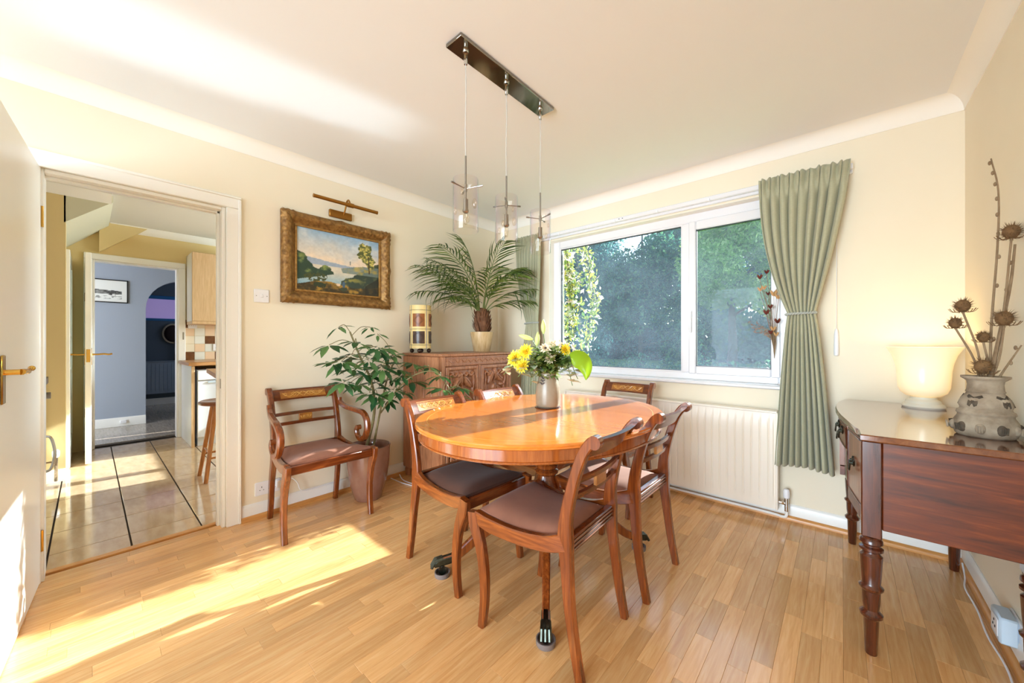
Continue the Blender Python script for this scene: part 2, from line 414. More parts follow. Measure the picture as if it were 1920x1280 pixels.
# ================================================================== SETTING: dining room shell
RW, RY, CH = 3.35, -4.8, 2.44
WX0, WX1, WZ0, WZ1 = 0.70, 2.62, 0.86, 2.14          # window opening
struct(slab('wall_left', M_WALL, -0.12, 0.0, RY, 0.0, 0.0, CH, [(-3.165, -2.45, 0.0, 1.985)], 'x'))
struct(slab('wall_window', M_WALL, -0.12, RW + 0.15, 0.0, 0.27, 0.0, CH, [(WX0, WX1, WZ0, WZ1)], 'y'))
struct(slab('wall_right', M_WALL, RW, RW + 0.15, RY, 0.0, 0.0, CH))
struct(slab('wall_rear', M_WALL, -0.12, RW + 0.15, RY - 0.12, RY, 0.0, CH, [(0.35, 3.05, 0.0, 2.15)], 'y'))  # unseen rear wall, opening added to let the fill lamp in
g = G(); g.box(-0.12, RW + 0.15, RY - 0.12, 0.27, CH, CH + 0.1); struct(g.build('ceiling', M_CEIL, smooth=0))

# floor: planks laid along the room towards the window, each one a part
fl = G(); fl.box(-0.10, RW, RY, 0.0, -0.03, -0.013); floor = struct(fl.build('floor', M_SUB, smooth=0))
PW = 0.0625; GAP = 0.0002
LENS = (0.26, 0.34, 0.42, 0.5, 0.6)
def plank_geo(g, x0, x1, y0, y1, top=0.0, c=0.0007, bot=-0.013):
    g.add([(x0, y0, bot), (x1, y0, bot), (x1, y1, bot), (x0, y1, bot), (x0, y0, top - c), (x1, y0, top - c), (x1, y1, top - c), (x0, y1, top - c),
           (x0 + c, y0 + c, top), (x1 - c, y0 + c, top), (x1 - c, y1 - c, top), (x0 + c, y1 - c, top)],
          [(0, 1, 5, 4), (1, 2, 6, 5), (2, 3, 7, 6), (3, 0, 4, 7), (4, 5, 9, 8), (5, 6, 10, 9), (6, 7, 11, 10), (7, 4, 8, 11), (8, 9, 10, 11)])
pieces = []; rp = random.Random(5)
nrow = int(math.ceil(RW / PW)) + 1
for r in range(-1, nrow):
    x0 = max(r * PW, -0.10 if r < 0 else 0.0); x1 = min((r + 1) * PW, RW)
    if x1 - x0 < 0.01: continue
    y = RY
    first = rp.choice(LENS) * rp.random()
    while y < -0.001:
        L = first if y == RY and first > 0.06 else rp.choice(LENS)
        y1 = min(y + L, 0.0)
        if 0.0 - y1 < 0.05: y1 = 0.0
        if r < 0 and (y1 < -3.17 or y > -2.45): y = y1; continue
        pieces.append((x0, x1, y, y1)); y = y1
cfw = Vector((-math.sin(CAM_YAW), math.cos(CAM_YAW), 0)); crt = Vector((math.cos(CAM_YAW), math.sin(CAM_YAW), 0))
def shown(pc):
    c = Vector(((pc[0] + pc[1]) / 2, (pc[2] + pc[3]) / 2, 0)); d = c - CAM_POS; z = d.dot(cfw)
    if z < 0.3: return 0.0
    px = 960 + 701 * d.dot(crt) / z; py = 640 + 701 * CAM_POS.z / z
    if not (-60 < px < 1980 and py < 1340): return 0.0
    return (pc[1] - pc[0]) * (pc[3] - pc[2]) / z ** 3
pieces.sort(key=shown, reverse=True)
pm = {}
rest = G()
for i, (x0, x1, y0, y1) in enumerate(pieces):
    if i < 300:
        key = (round(x1 - x0, 4), round(y1 - y0, 4))
        if key not in pm:
            g = G(); w, l = key[0] / 2 - GAP, key[1] / 2 - GAP; plank_geo(g, -w, w, -l, l)
            me = bpy.data.meshes.new('plank'); me.from_pydata(g.v, [], g.f); me.materials.append(M_PLANK); pm[key] = me
        obj('plank', pm[key], floor, ((x0 + x1) / 2, (y0 + y1) / 2, 0))
    else: plank_geo(rest, x0 + GAP, x1 - GAP, y0 + GAP, y1 - GAP)
tag(rest.build('planks_further_off', M_PLANK_I, floor, smooth=0), kind='stuff')

# coving
def cove_prof(n=7, a=0.075, b=0.085):
    return [(0, CH - b)] + [(a * (1 - math.cos(t)) * 0.9 + 0.004, CH - b + b * math.sin(t)) for t in [math.pi / 2 * i / n for i in range(n + 1)]] + [(0, CH)]
def cove(name, p0, p1, inward):
    g = G(); pr = cove_prof(); d = Vector(inward)
    g.prism(pr, lambda q: Vector(p0) + d * q[0] + V(0, 0, q[1]), lambda q: Vector(p1) + d * q[0] + V(0, 0, q[1]))
    return struct(g.build(name, M_COVE))
cove('trim_1', (0, RY, 0), (0, 0, 0), (1, 0, 0)); cove('trim_2', (0, 0, 0), (RW, 0, 0), (0, -1, 0)); cove('trim_3', (RW, 0, 0), (RW, RY, 0), (-1, 0, 0))
# skirting boards with oak bead
def skirt(name, p0, p1, inward, mb, h=0.1):
    d = Vector(inward); p0 = Vector(p0); p1 = Vector(p1); g = G()
    pr = [(0, 0.0), (0.014, 0.0), (0.014, h - 0.02), (0.009, h - 0.006), (0.004, h), (0, h)]
    g.prism(pr, lambda q: p0 + d * q[0] + V(0, 0, q[1]), lambda q: p1 + d * q[0] + V(0, 0, q[1]))
    o = struct(g.build(name, M_WHITE)); g = G()
    pr = [(0.014, 0.0), (0.030, 0.0), (0.030, 0.012), (0.026, 0.022), (0.019, 0.028), (0.014, 0.029)]
    g.prism(pr, lambda q: p0 + d * q[0] + V(0, 0, q[1]), lambda q: p1 + d * q[0] + V(0, 0, q[1]))
    g.build('oak_bead', mb, o); return o
skirt('baseboard_left', (0, -2.375, 0), (0, 0, 0), (1, 0, 0), M_BEAD)
skirt('baseboard_window', (0, 0, 0), (RW, 0, 0), (0, -1, 0), M_BEADX)
skirt('baseboard_right', (RW, 0, 0), (RW, RY, 0), (-1, 0, 0), M_BEAD)

# kitchen doorway: casing and lining
g = G()
cp = [(0, 0), (0.07, 0), (0.07, 0.012), (0.055, 0.02), (0.02, 0.02), (0.012, 0.014), (0, 0.012)]
for (ya, yb) in ((-2.45, -2.375), (-3.24, -3.165)):
    g.cbox(0.0, 0.02, ya, yb, 0, 1.985, 0.004)
g.cbox(0.0, 0.02, -3.24, -2.375, 1.985, 2.05, 0.004)
g.cbox(0.0, 0.026, -2.389, -2.373, 0, 2.046, 0.004); g.cbox(0.0, 0.026, -3.245, -2.373, 2.046, 2.062, 0.004)
dt = struct(g.build('trim_4', M_WHITE))
g = G(); g.cbox(-0.125, 0.0, -2.47, -2.45, 0, 1.985, 0.003); g.cbox(-0.125, -0.002, -3.172, -3.155, 0, 1.985, 0.003); g.cbox(-0.125, 0.0, -3.155, -2.47, 1.965, 1.985, 0.003)
g.cbox(-0.085, -0.05, -2.484, -2.47, 0, 1.965, 0.002); g.cbox(-0.085, -0.05, -3.165, -2.47, 1.952, 1.965, 0.002)
g.build('door_lining', M_WHITE, dt)
g = G(); g.cbox(-0.046, -0.02, -2.4705, -2.4695, 0.86, 0.92, 0.0003); g.build('strike_plate', M_STEEL, dt)
g = G(); g.cbox(-0.125, -0.085, -3.165, -2.47, -0.012, 0.004, 0.002); g.build('threshold_strip', M_BEAD, dt)

# dining room door, open flat towards the camera side
dr = bpy.data.objects.new('door_1', None); COL.objects.link(dr); struct(dr); dr['label'] = 'white flush door standing open with brass lever handle'
dr.location = (0.004, -3.166, 0); dr.rotation_euler = (0, 0, math.radians(-3.85)); dr.empty_display_size = .05
g = G(); g.cbox(0, 0.76, -0.038, 0, 0.006, 1.982, 0.003); g.build('door_leaf', M_WHITE, dr)
g = G(); g.cbox(0.672, 0.716, 0, 0.006, 0.935, 1.105, 0.003); hp = g.build('handle_plate', M_BRASS, dr)
g = G()
g.tube([(0.694, 0.004, 1.045), (0.694, 0.04, 1.045)], 0.010, 12)
lv = cr([(0.694, 0.042, 1.045), (0.67, 0.046, 1.047), (0.63, 0.046, 1.043), (0.60, 0.046, 1.047), (0.583, 0.05, 1.052)], 6)
g.tube(lv, lerpl([0.011, 0.008, 0.010, 0.007, 0.009], len(lv)), 10); g.sphere((0.583, 0.05, 1.052), 0.010, 10, 6)
g.build('lever', M_BRASS, dr)
for zc in (0.2, 1.75):
    g = G(); g.tube([(0.0, 0.004, zc - 0.05), (0.0, 0.004, zc + 0.05)], 0.006, 8); g.build('hinge', M_BRASS, dr)

# ------------------------------------------------------------------ window
win = bpy.data.objects.new('window_1', None); COL.objects.link(win); struct(win); win['label'] = 'white double glazed window of two panes over the radiator'
FY0, FY1 = 0.075, 0.135
def frame_ring(g, x0, x1, z0, z1, w, y0, y1, c=0.006):
    wl_, wr_, wb_, wt_ = w
    g.cbox(x0, x0 + wl_, y0, y1, z0, z1, c); g.cbox(x1 - wr_, x1, y0, y1, z0, z1, c)
    g.cbox(x0 + wl_, x1 - wr_, y0, y1, z0, z0 + wb_, c); g.cbox(x0 + wl_, x1 - wr_, y0, y1, z1 - wt_, z1, c)
g = G(); frame_ring(g, WX0, WX1, WZ0, WZ1, (0.075, 0.07, 0.055, 0.07), FY0, FY1); g.cbox(1.925, 1.99, FY0, FY1, WZ0 + 0.055, WZ1 - 0.07, 0.006); g.build('frame', M_UPVC, win)
g = G(); frame_ring(g, 0.772, 1.93, 0.912, 2.072, (0.012, 0.012, 0.012, 0.012), FY0 + 0.004, FY0 + 0.03, 0.003); g.build('glazing_bead', M_UPVC, win)
g = G(); frame_ring(g, 0.784, 1.922, 0.922, 2.06, (0.006, 0.006, 0.006, 0.006), FY0 + 0.012, FY0 + 0.032, 0.001); g.build('gasket', M_DGASK, win)
sash = G(); frame_ring(sash, 1.98, 2.56, 0.905, 2.075, (0.052, 0.052, 0.06, 0.068), FY0 - 0.016, FY0 + 0.04, 0.007); so = sash.build('casement_sash', M_UPVC, win)
g = G(); frame_ring(g, 2.030, 2.510, 0.963, 2.009, (0.006, 0.006, 0.006, 0.006), FY0 - 0.006, FY0 + 0.02, 0.001); g.build('gasket', M_DGASK, so)
g = G(); g.cbox(1.990, 2.008, FY0 - 0.03, FY0 - 0.015, 1.33, 1.39, 0.003); g.cbox(1.993, 2.006, FY0 - 0.044, FY0 - 0.028, 1.22, 1.38, 0.004); g.build('window_handle', M_PLASTIC, so)
g = G(); g.box(0.785, 1.922, 0.104, 0.106, 0.92, 2.062); g.build('pane', M_GLASS, win, smooth=0)
g = G(); g.box(2.03, 2.51, 0.088, 0.090, 0.962, 2.01); g.build('pane', M_GLASS, win, smooth=0)
g = G(); g.cbox(WX0 - 0.02, WX1 + 0.02, -0.035, 0.08, 0.835, 0.862, 0.008); struct(g.build('trim_5', M_UPVC))          # sill board
g = G(); g.box(WX0, WX0 + 0.004, 0.0, 0.08, WZ0, WZ1); g.box(WX1 - 0.004, WX1, 0.0, 0.08, WZ0, WZ1); g.box(WX0, WX1, 0.0, 0.08, WZ1 - 0.004, WZ1); g.build('reveal_lining', M_COVE, win, smooth=0)
# curtain track
tr = thing('curtain_track', 'long white curtain track fixed above the window', 'curtain track', (0.3, -0.03, 2.18))
g = G(); g.cbox(0, 2.62, -0.02, 0.012, -0.012, 0.022, 0.005); g.cbox(0, 2.62, 0.012, 0.03, -0.03, 0.03, 0.004); g.build('rail', M_UPVC, tr)
for xk in (0.55, 0.86, 1.12, 1.48, 1.85):
    g = G(); g.cbox(xk - 0.006, xk + 0.006, -0.03, -0.018, -0.014, 0.004, 0.002); g.build('glider', M_PLASTIC, tr)
for xk in (1.16, 1.19):
    g = G(); g.tube([(xk, -0.022, 0.006), (xk, -0.019, 0.006)], 0.004, 8); g.build('screw', M_DARK, tr)

# ================================================================== SETTING: kitchen and hall beyond the doorway
KX = -3.12      # far kitchen wall
struct(slab('wall_kitchen_far', M_KWALL, KX - 0.12, KX, -3.4, 0.0, 0.0, CH, [(-2.985, -2.30, 0.0, 2.03)], 'x'))
struct(slab('wall_kitchen_corner', M_KWALL, -2.09, -1.97, -5.0, -3.14, 0.0, CH))
struct(slab('wall_kitchen_passage', M_KWALL, KX, -2.09, -3.30, -3.18, 0.0, CH))
struct(slab('wall_kitchen_window', M_KWALL, KX - 0.12, -0.12, 0.0, 0.27, 0.0, CH, [(-2.15, -0.95, 1.18, 2.05)], 'y'))
struct(slab('wall_kitchen_rear', M_KWALL, -2.0, -0.12, -5.1, -5.0, 0.0, CH, (), 'y'))
g = G(); g.box(KX - 0.12, -0.12, -5.1, 0.27, CH, CH + 0.1); struct(g.build('ceiling_kitchen', mat('kitchen_ceiling', (226, 222, 212), 0.85), smooth=0))
# mullions of the kitchen window
kw = bpy.data.objects.new('window_2', None); COL.objects.link(kw); struct(kw)
g = G(); frame_ring(g, -2.15, -0.95, 1.18, 2.05, (0.05, 0.05, 0.05, 0.05), 0.08, 0.14); g.cbox(-1.40, -1.29, 0.08, 0.14, 1.18, 2.05, 0.004); g.build('frame', M_UPVC, kw)
g = G(); g.box(-2.10, -1.40, 0.105, 0.107, 1.23, 2.0); g.build('pane', M_GLASS, kw, smooth=0)
g = G(); g.box(-1.29, -1.0, 0.105, 0.107, 1.23, 2.0); g.build('pane', M_GLASS, kw, smooth=0)
# sloping underside of the stairs, seen as a soffit and bulkhead
g = G()
A = [(-1.97, -3.15, 2.14), (-1.97, -2.87, 2.385), (-3.12, -2.87, 2.40), (-3.12, -3.19, 2.10)]
g.add(A + [(-1.97, -3.15, 2.44), (-1.97, -2.87, 2.44), (-3.12, -2.87, 2.44), (-3.12, -3.19, 2.44)],
      [(0, 1, 2, 3), (4, 7, 6, 5), (0, 4, 5, 1), (1, 5, 6, 2), (2, 6, 7, 3), (3, 7, 4, 0)])
struct(g.build('ceiling_soffit', mat('soffit_paint', (214, 210, 184), 0.8), smooth=0))
g = G()
g.add([(-3.12, -2.94, 2.11), (-3.12, -2.57, 2.43), (-3.06, -2.57, 2.43), (-3.06, -2.94, 2.11), (-3.12, -2.94, 2.44), (-3.06, -2.94, 2.44)],
      [(0, 1, 2, 3), (0, 4, 1), (3, 2, 5), (4, 5, 2, 1), (0, 3, 5, 4)])
struct(g.build('wall_stair_slope', M_KWALL, smooth=0))
def cove2(name, p0, p1, d, h=0.075):
    g = G(); d = Vector(d); pr = [(0, CH - h), (0.012, CH - h + 0.004), (0.04, CH - 0.03), (0.065, CH - 0.004), (0.065, CH), (0, CH)]
    g.prism(pr, lambda q: Vector(p0) + d * q[0] + V(0, 0, q[1]), lambda q: Vector(p1) + d * q[0] + V(0, 0, q[1])); return struct(g.build(name, M_COVE))
cove2('trim_6', (-1.97, -5, 0), (-1.97, -2.88, 0), (1, 0, 0)); cove2('trim_7', (KX, -2.86, 0), (KX, 0, 0), (1, 0, 0))
# kitchen floor of long pale tiles
kf = G(); kf.box(-3.36, -0.10, -5.0, 0.0, -0.03, -0.009); kfl = struct(kf.build('floor_kitchen', M_GROUT, smooth=0))
TX, TY = 0.35, 0.308; tm = None; trest = G()
g = G(); plank_geo(g, -TX / 2 + 0.003, TX / 2 - 0.003, -TY / 2 + 0.004, TY / 2 - 0.004, 0.0, 0.001, -0.009)
tm = bpy.data.meshes.new('tile'); tm.from_pydata(g.v, [], g.f); tm.materials.append(M_TILEK)
for i in range(10):
    xa = -0.105 - 0.225 - (i - 1) * TX if i else -0.105; xb = (-0.33 if i == 0 else -0.33 - i * TX)
    for j in range(16):
        y0 = -4.70 + j * TY
        if i == 0 or y0 < -3.6 or y0 > -1.3:
            x1 = -0.105 if i == 0 else -0.33 - (i - 1) * TX; x0 = -0.33 if i == 0 else -0.33 - i * TX
            if x0 < -3.36: continue
            gg = G(); plank_geo(gg, x0 + 0.003, x1 - 0.003, y0 + 0.004, y0 + TY - 0.004, 0.0, 0.001, -0.009)
            if i == 0 and -3.6 <= y0 <= -1.3: gg.build('tile', M_TILEK, kfl, smooth=0)
            else: plank_geo(trest, x0 + 0.003, x1 - 0.003, y0 + 0.004, y0 + TY - 0.004, 0.0, 0.001, -0.009)
        elif -0.33 - i * TX > -3.3:
            obj('tile', tm, kfl, (-0.33 - (i - 0.5) * TX, y0 + TY / 2, 0))
tag(trest.build('tiles_further_off', M_TILEK, kfl, smooth=0), kind='stuff')
# hall doorway casing
g = G()
g.cbox(KX, KX + 0.022, -2.30, -2.235, 0, 2.03, 0.004); g.cbox(KX, KX + 0.022, -3.05, -2.985, 0, 2.03, 0.004); g.cbox(KX, KX + 0.022, -3.05, -2.235, 2.03, 2.095, 0.004)
g.cbox(KX - 0.12, KX, -2.315, -2.30, 0, 2.03, 0.002); g.cbox(KX - 0.12, KX, -2.985, -2.97, 0, 2.03, 0.002); g.cbox(KX - 0.12, KX, -2.97, -2.315, 2.015, 2.03, 0.002)
hd = struct(g.build('trim_8', M_WHITE))
for zc in (0.45, 0.78, 1.22):
    g = G(); g.cbox(KX + 0.02, KX + 0.025, -2.262, -2.25, zc - 0.045, zc + 0.045, 0.001); g.build('hinge', M_STEEL, hd)
g = G(); g.cbox(KX - 0.14, KX - 0.10, -2.97, -2.315, -0.01, 0.006, 0.002); g.build('threshold_strip', M_GROUT, hd)
# glazed hall doors
def glazed_door(name, loc, rz, L, label):
    t = bpy.data.objects.new(name, None); COL.objects.link(t); struct(t); t['label'] = label; t.location = loc; t.rotation_euler = (0, 0, rz)
    g = G(); H = 1.985
    g.cbox(0, 0.1, -0.02, 0.02, 0.01, H, 0.003); g.cbox(L - 0.1, L, -0.02, 0.02, 0.01, H, 0.003)
    g.cbox(0.1, L - 0.1, -0.02, 0.02, 0.01, 0.22, 0.003); g.cbox(0.1, L - 0.1, -0.02, 0.02, H - 0.11, H, 0.003)
    g.build('stile_frame', M_WHITE, t)
    for k in range(1, 5):
        zc = 0.22 + (H - 0.33) * k / 5; g = G(); g.cbox(0.1, L - 0.1, -0.012, 0.012, zc - 0.012, zc + 0.012, 0.003); g.build('glazing_bar', M_WHITE, t)
    g = G(); g.cbox(L / 2 - 0.012, L / 2 + 0.012, -0.0135, 0.0135, 0.22, H - 0.11, 0.003); g.build('glazing_bar', M_WHITE, t)
    for k in range(5):
        za = 0.22 + (H - 0.33) * k / 5; zb = 0.22 + (H - 0.33) * (k + 1) / 5
        for (xa, xb) in ((0.1, L / 2 - 0.012), (L / 2 + 0.012, L - 0.1)):
            g = G(); g.box(xa, xb, -0.002, 0.002, za, zb); g.build('pane', M_KGLASS, t, smooth=0)
    return t
M_KGLASS = glassmat('door_glass', (232, 238, 232), 0.9)
da = glazed_door('door_2', (KX + 0.02, -3.016, 0), 0.0, 0.70, 'white glazed hall door with brass lever, open towards the kitchen')
for s in (-1, 1):
    g = G(); g.cbox(0.62, 0.66, 0.02 * s - 0.004, 0.02 * s + 0.004, 0.93, 1.09, 0.002)
    g.tube([(0.64, 0.02 * s, 1.03), (0.64, 0.065 * s, 1.03)], 0.008, 8)
    g.tube(cr([(0.64, 0.065 * s, 1.03), (0.64, 0.10 * s, 1.033), (0.64, 0.13 * s, 1.028), (0.64, 0.155 * s, 1.034)], 4), 0.008, 8); g.build('lever_handle', M_BRASS, da)
g = G(); g.cbox(0.699, 0.703, -0.012, 0.012, 0.96, 1.08, 0.001); g.build('latch_plate', M_BRASS, da)
for zc in (0.4, 1.0, 1.62):
    g = G(); g.tube([(0.0, -0.022, zc - 0.045), (0.0, -0.022, zc + 0.045)], 0.006, 8); g.build('hinge', M_BRASSD, da)
db = glazed_door('door_3', (KX + 0.03, -3.145, 0), 0.0, 0.72, 'white glazed hall door folded back against the passage wall')
# skirting in kitchen and hall
def skirt2(name, p0, p1, d, h=0.1, m=None):
    d = Vector(d); p0 = Vector(p0); p1 = Vector(p1); g = G(); pr = [(0, 0), (0.016, 0), (0.016, h - 0.02), (0.006, h), (0, h)]
    g.prism(pr, lambda q: p0 + d * q[0] + V(0, 0, q[1]), lambda q: p1 + d * q[0] + V(0, 0, q[1])); return struct(g.build(name, m or M_WHITE))
skirt2('baseboard_kitchen', (-1.97, -4, 0), (-1.97, -3.14, 0), (1, 0, 0)); skirt2('baseboard_kitchen_passage', (-1.97, -3.14, 0), (-2.1, -3.14, 0), (0, 1, 0))
# hall
HX = -4.50
g = G(); n = 16; yc, rad, zs = -2.05, 0.43, 1.62
def arch_face(x):
    pts = [(-5.0, 0), (yc - rad, 0), (yc - rad, zs)] + [(yc - rad * math.cos(math.pi * i / n), zs + rad * math.sin(math.pi * i / n)) for i in range(1, n)] + [(yc + rad, zs), (yc + rad, 0), (0.5, 0), (0.5, CH), (-5.0, CH)]
    return pts
pts = arch_face(0)
top = pts[2:n + 3]
g.box(HX - 0.14, HX, -5.0, yc - rad, 0, CH); g.box(HX - 0.14, HX, yc + rad, 0.5, 0, CH)
for i in range(len(top) - 1):
    (ya, za), (yb, zb) = top[i], top[i + 1]
    g.add([(HX, ya, za), (HX, yb, zb), (HX, yb, CH), (HX, ya, CH), (HX - 0.14, ya, za), (HX - 0.14, yb, zb), (HX - 0.14, yb, CH), (HX - 0.14, ya, CH)],
          [(0, 1, 2, 3), (7, 6, 5, 4), (0, 4, 5, 1), (2, 6, 7, 3)])
struct(g.build('wall_hall', M_HALL, smooth=0))
g = G(); g.box(-7.0, -3.36, -5.0, 0.5, -0.03, -0.002); struct(g.build('floor_hall', M_HFLOOR, smooth=0))
g = G(); g.box(-7.0, KX - 0.12, -5.0, 0.5, CH, CH + 0.1); struct(g.build('ceiling_hall', mat('hall_ceiling', (214, 218, 224), 0.85), smooth=0))
struct(slab('wall_far_room', M_FAR, -6.62, -6.5, -5.0, 0.5, 0.0, CH, [(-2.9, -1.6, 1.56, 1.95)], 'x'))
struct(slab('wall_hall_end', M_HALL, -6.5, KX - 0.12, 0.5, 0.6, 0, CH, (), 'y')); struct(slab('wall_hall_rear', M_HALL, -6.5, KX - 0.12, -5.1, -5.0, 0, CH, (), 'y'))
skirt2('baseboard_hall', (HX, -5, 0), (HX, yc - rad, 0), (1, 0, 0), 0.12); skirt2('baseboard_far_room', (-6.5, -5, 0), (-6.5, 0.5, 0), (1, 0, 0), 0.12)
w3 = bpy.data.objects.new('window_3', None); COL.objects.link(w3); struct(w3)
M_BLUE = mat('blue_painted_frame', (40, 120, 180), 0.4)
g = G(); g.cbox(-6.54, -6.49, -2.95, -1.55, 1.53, 1.575, 0.004); g.cbox(-6.54, -6.49, -2.95, -1.55, 1.93, 1.99, 0.004); g.cbox(-6.54, -6.49, -2.95, -2.90, 1.53, 1.99, 0.004); g.build('frame', M_BLUE, w3)
g = G(); g.box(-6.56, -6.555, -2.9, -1.6, 1.57, 1.94); g.build('pane', mat('glowing_lilac_pane', (160, 140, 190), 0.6, emit=((166, 148, 205), 0.35)), w3, smooth=0)  # pane glows by emission in place of light from outside

# ------------------------------------------------------------------ kitchen things
M_PIPE = M_STEEL
def radiator(name, label, loc, rz, L, H, flutes, m=M_RAD, valve=True):
    t = thing(name, label, 'radiator', loc, rz)
    g = G(); wv = []
    n = flutes * 8
    def fn(u, v):
        ph = (u * flutes) % 1.0; e = 0.0
        inside = 0.06 < v < 0.94 and 0.012 < u < 0.988
        if inside: e = 0.006 if 0.10 < ph < 0.90 else 0.0
        return (u * L, -0.09 - e, v * H)
    us = [0.0]
    g.grid(n, 18, fn)
    g.build('front_panel', m, t, smooth=30)
    g = G(); g.cbox(0, L, -0.105, -0.04, H - 0.004, H + 0.01, 0.003); g.cbox(-0.004, 0.008, -0.104, -0.04, 0.0, H, 0.002); g.cbox(L - 0.008, L + 0.004, -0.104, -0.04, 0.0, H, 0.002); g.build('casing', m, t)
    g = G(); g.box(0.02, L - 0.02, -0.05, -0.038, 0.02, H - 0.02); g.build('back_panel', m, t, smooth=0)
    for xk in (0.15, L - 0.15): g = G(); g.cbox(xk - 0.02, xk + 0.02, -0.038, -0.001, 0.1, H - 0.1, 0.002); g.build('wall_bracket', m, t, smooth=0)
    return t
r1 = radiator('radiator', 'long cream panel radiator on the wall below the window', (0.95, 0.0, 0.075), 0, 1.61, 0.62, 34)
g = G(); g.tube([(1.61, -0.065, 0.045), (1.655, -0.065, 0.045)], 0.009, 10); g.tube([(1.655, -0.065, -0.005), (1.655, -0.065, 0.085)], 0.011, 10); g.tube([(1.63, -0.065, 0.045), (1.645, -0.065, 0.045)], 0.014, 6); g.build('valve_body', M_CHROME, r1)
g = G(); g.lathe([(0.010, 0.075), (0.017, 0.082), (0.018, 0.12), (0.014, 0.135), (0.006, 0.138)], 14, (1.655, -0.065, 0)); g.build('valve_knob', M_PLASTIC, r1)
g = G(); pp = cr([(1.655, -0.065, 0.0), (1.655, -0.065, -0.03), (1.63, -0.065, -0.045), (1.5, -0.05, -0.045), (0.6, -0.05, -0.045), (-0.2, -0.05, -0.045)], 6); g.tube(pp, 0.0085, 8); g.build('feed_pipe', M_WHITE, r1)
r2 = radiator('radiator', 'white radiator on the yellow kitchen wall beside the glazed doors', (-1.97, -4.05, 0.12), math.pi / 2, 0.80, 0.77, 18, M_WHITE)
g = G(); g.tube([(0.80, -0.06, 0.06), (0.86, -0.06, 0.06)], 0.009, 8); g.tube([(0.86, -0.06, -0.1), (0.86, -0.06, 0.10)], 0.011, 8); g.build('valve_body', M_CHROME, r2)
g = G(); g.lathe([(0.012, 0.09), (0.02, 0.1), (0.021, 0.14), (0.012, 0.155)], 12, (0.86, -0.06, 0)); g.build('valve_knob', M_PLASTIC, r2)
r3 = radiator('radiator', 'dim grey radiator in the far room seen through the arch', (-6.5, -2.6, 0.21), math.pi / 2, 1.4, 0.58, 26, mat('dim_radiator', (150, 164, 180), 0.4))

# near unit beside the door: base cupboard with worktop and bow handle
t = thing('base_unit', 'kitchen base unit with bow handle behind the open door', 'cabinet', (-0.62, -3.225, 0))
g = G(); g.cbox(-0.6, 0.38, -0.55, 0.0, 0.1, 0.87, 0.004); g.build('body', M_KCAB, t)
g = G(); g.cbox(-0.58, 0.36, 0.0, 0.018, 0.12, 0.72, 0.004); d_ = g.build('door', M_APPL, t)
g = G(); g.tube(cr([(-0.50, 0.018, 0.28), (-0.50, 0.045, 0.30), (-0.50, 0.06, 0.40), (-0.50, 0.045, 0.50), (-0.50, 0.018, 0.52)], 5), 0.008, 8); g.build('handle', M_CHROME, d_)
g = G(); g.tube([(-0.45, 0.018, 0.795), (-0.45, 0.045, 0.795)], 0.022, 12); g.build('knob', M_STEEL, t)
g = G(); g.cbox(-0.57, 0.38, -0.5, -0.04, 0.0, 0.1, 0.002); g.build('plinth', M_DARK, t)
wk = thing('worktop', 'dark-edged worktop end showing past the open door', 'worktop', (-0.62, -3.225, 0.872))
g = G(); poly = [(-0.62, -0.56), (0.38, -0.56), (0.38, 0.03), (-0.56, 0.03)] + [(-0.56 - 0.06 * math.sin(a), -0.03 + 0.06 * math.cos(a)) for a in [math.pi / 2 * i / 6 for i in range(1, 7)]]
g.prism(poly, lambda q: (q[0], q[1], 0), lambda q: (q[0], q[1], 0.04)); g.build('slab', mat('dark_worktop', (98, 78, 62), 0.35), wk)
# far run: end panel, dishwasher, worktop, wall unit, bar, stool
t = thing('dishwasher', 'white freestanding dishwasher under the wooden worktop', 'dishwasher', (-2.43, -1.94, 0))
g = G(); g.cbox(-0.58, 0.0, -0.285, 0.285, 0.09, 0.84, 0.004); g.build('body', M_APPL, t)
g = G(); g.cbox(0.0, 0.02, -0.285, 0.285, 0.10, 0.72, 0.005); d_ = g.build('door', M_APPL, t)
g = G(); g.cbox(0.0, 0.025, -0.285, 0.285, 0.725, 0.835, 0.006); g.build('control_panel', M_APPL, t)
g = G(); g.cbox(0.02, 0.026, -0.2, 0.0, 0.69, 0.715, 0.003); g.build('handle_recess', M_PLASTICG, d_)
g = G(); g.cbox(-0.55, -0.02, -0.28, 0.28, 0.0, 0.09, 0.003); g.build('plinth', M_APPL, t)
t = thing('end_panel', 'white end panel with oak edge beside the dishwasher', 'panel', (-2.43, -2.262, 0))
g = G(); g.cbox(-0.66, 0.0, -0.012, 0.012, 0, 0.885, 0.002); g.build('panel', M_APPL, t); g = G(); g.cbox(0.0, 0.014, -0.014, 0.014, 0, 0.885, 0.002); g.build('edging', M_KCAB, t)
t = thing('worktop', 'oak worktop running above the dishwasher', 'worktop', (-3.12, -2.30, 0.887))
g = G(); g.cbox(0, 0.72, 0.0, 1.9, 0, 0.04, 0.005); g.build('slab', M_KTOP, t)
t = thing('wall_cupboard', 'pale oak wall cupboard above the tiled splashback', 'cupboard', (-3.12, -2.225, 1.39))
g = G(); g.cbox(0, 0.36, 0, 0.6, 0, 0.80, 0.003); g.build('carcass', mat('pale_carcass', (222, 216, 206), 0.4), t)
g = G(); g.cbox(0.36, 0.382, 0.0, 0.598, 0.0, 0.80, 0.003); g.build('door', M_KCAB, t)
g = G(); g.cbox(0.02, 0.385, 0.0, 0.6, -0.035, 0.0, 0.003); g.build('pelmet', M_KCAB, t)
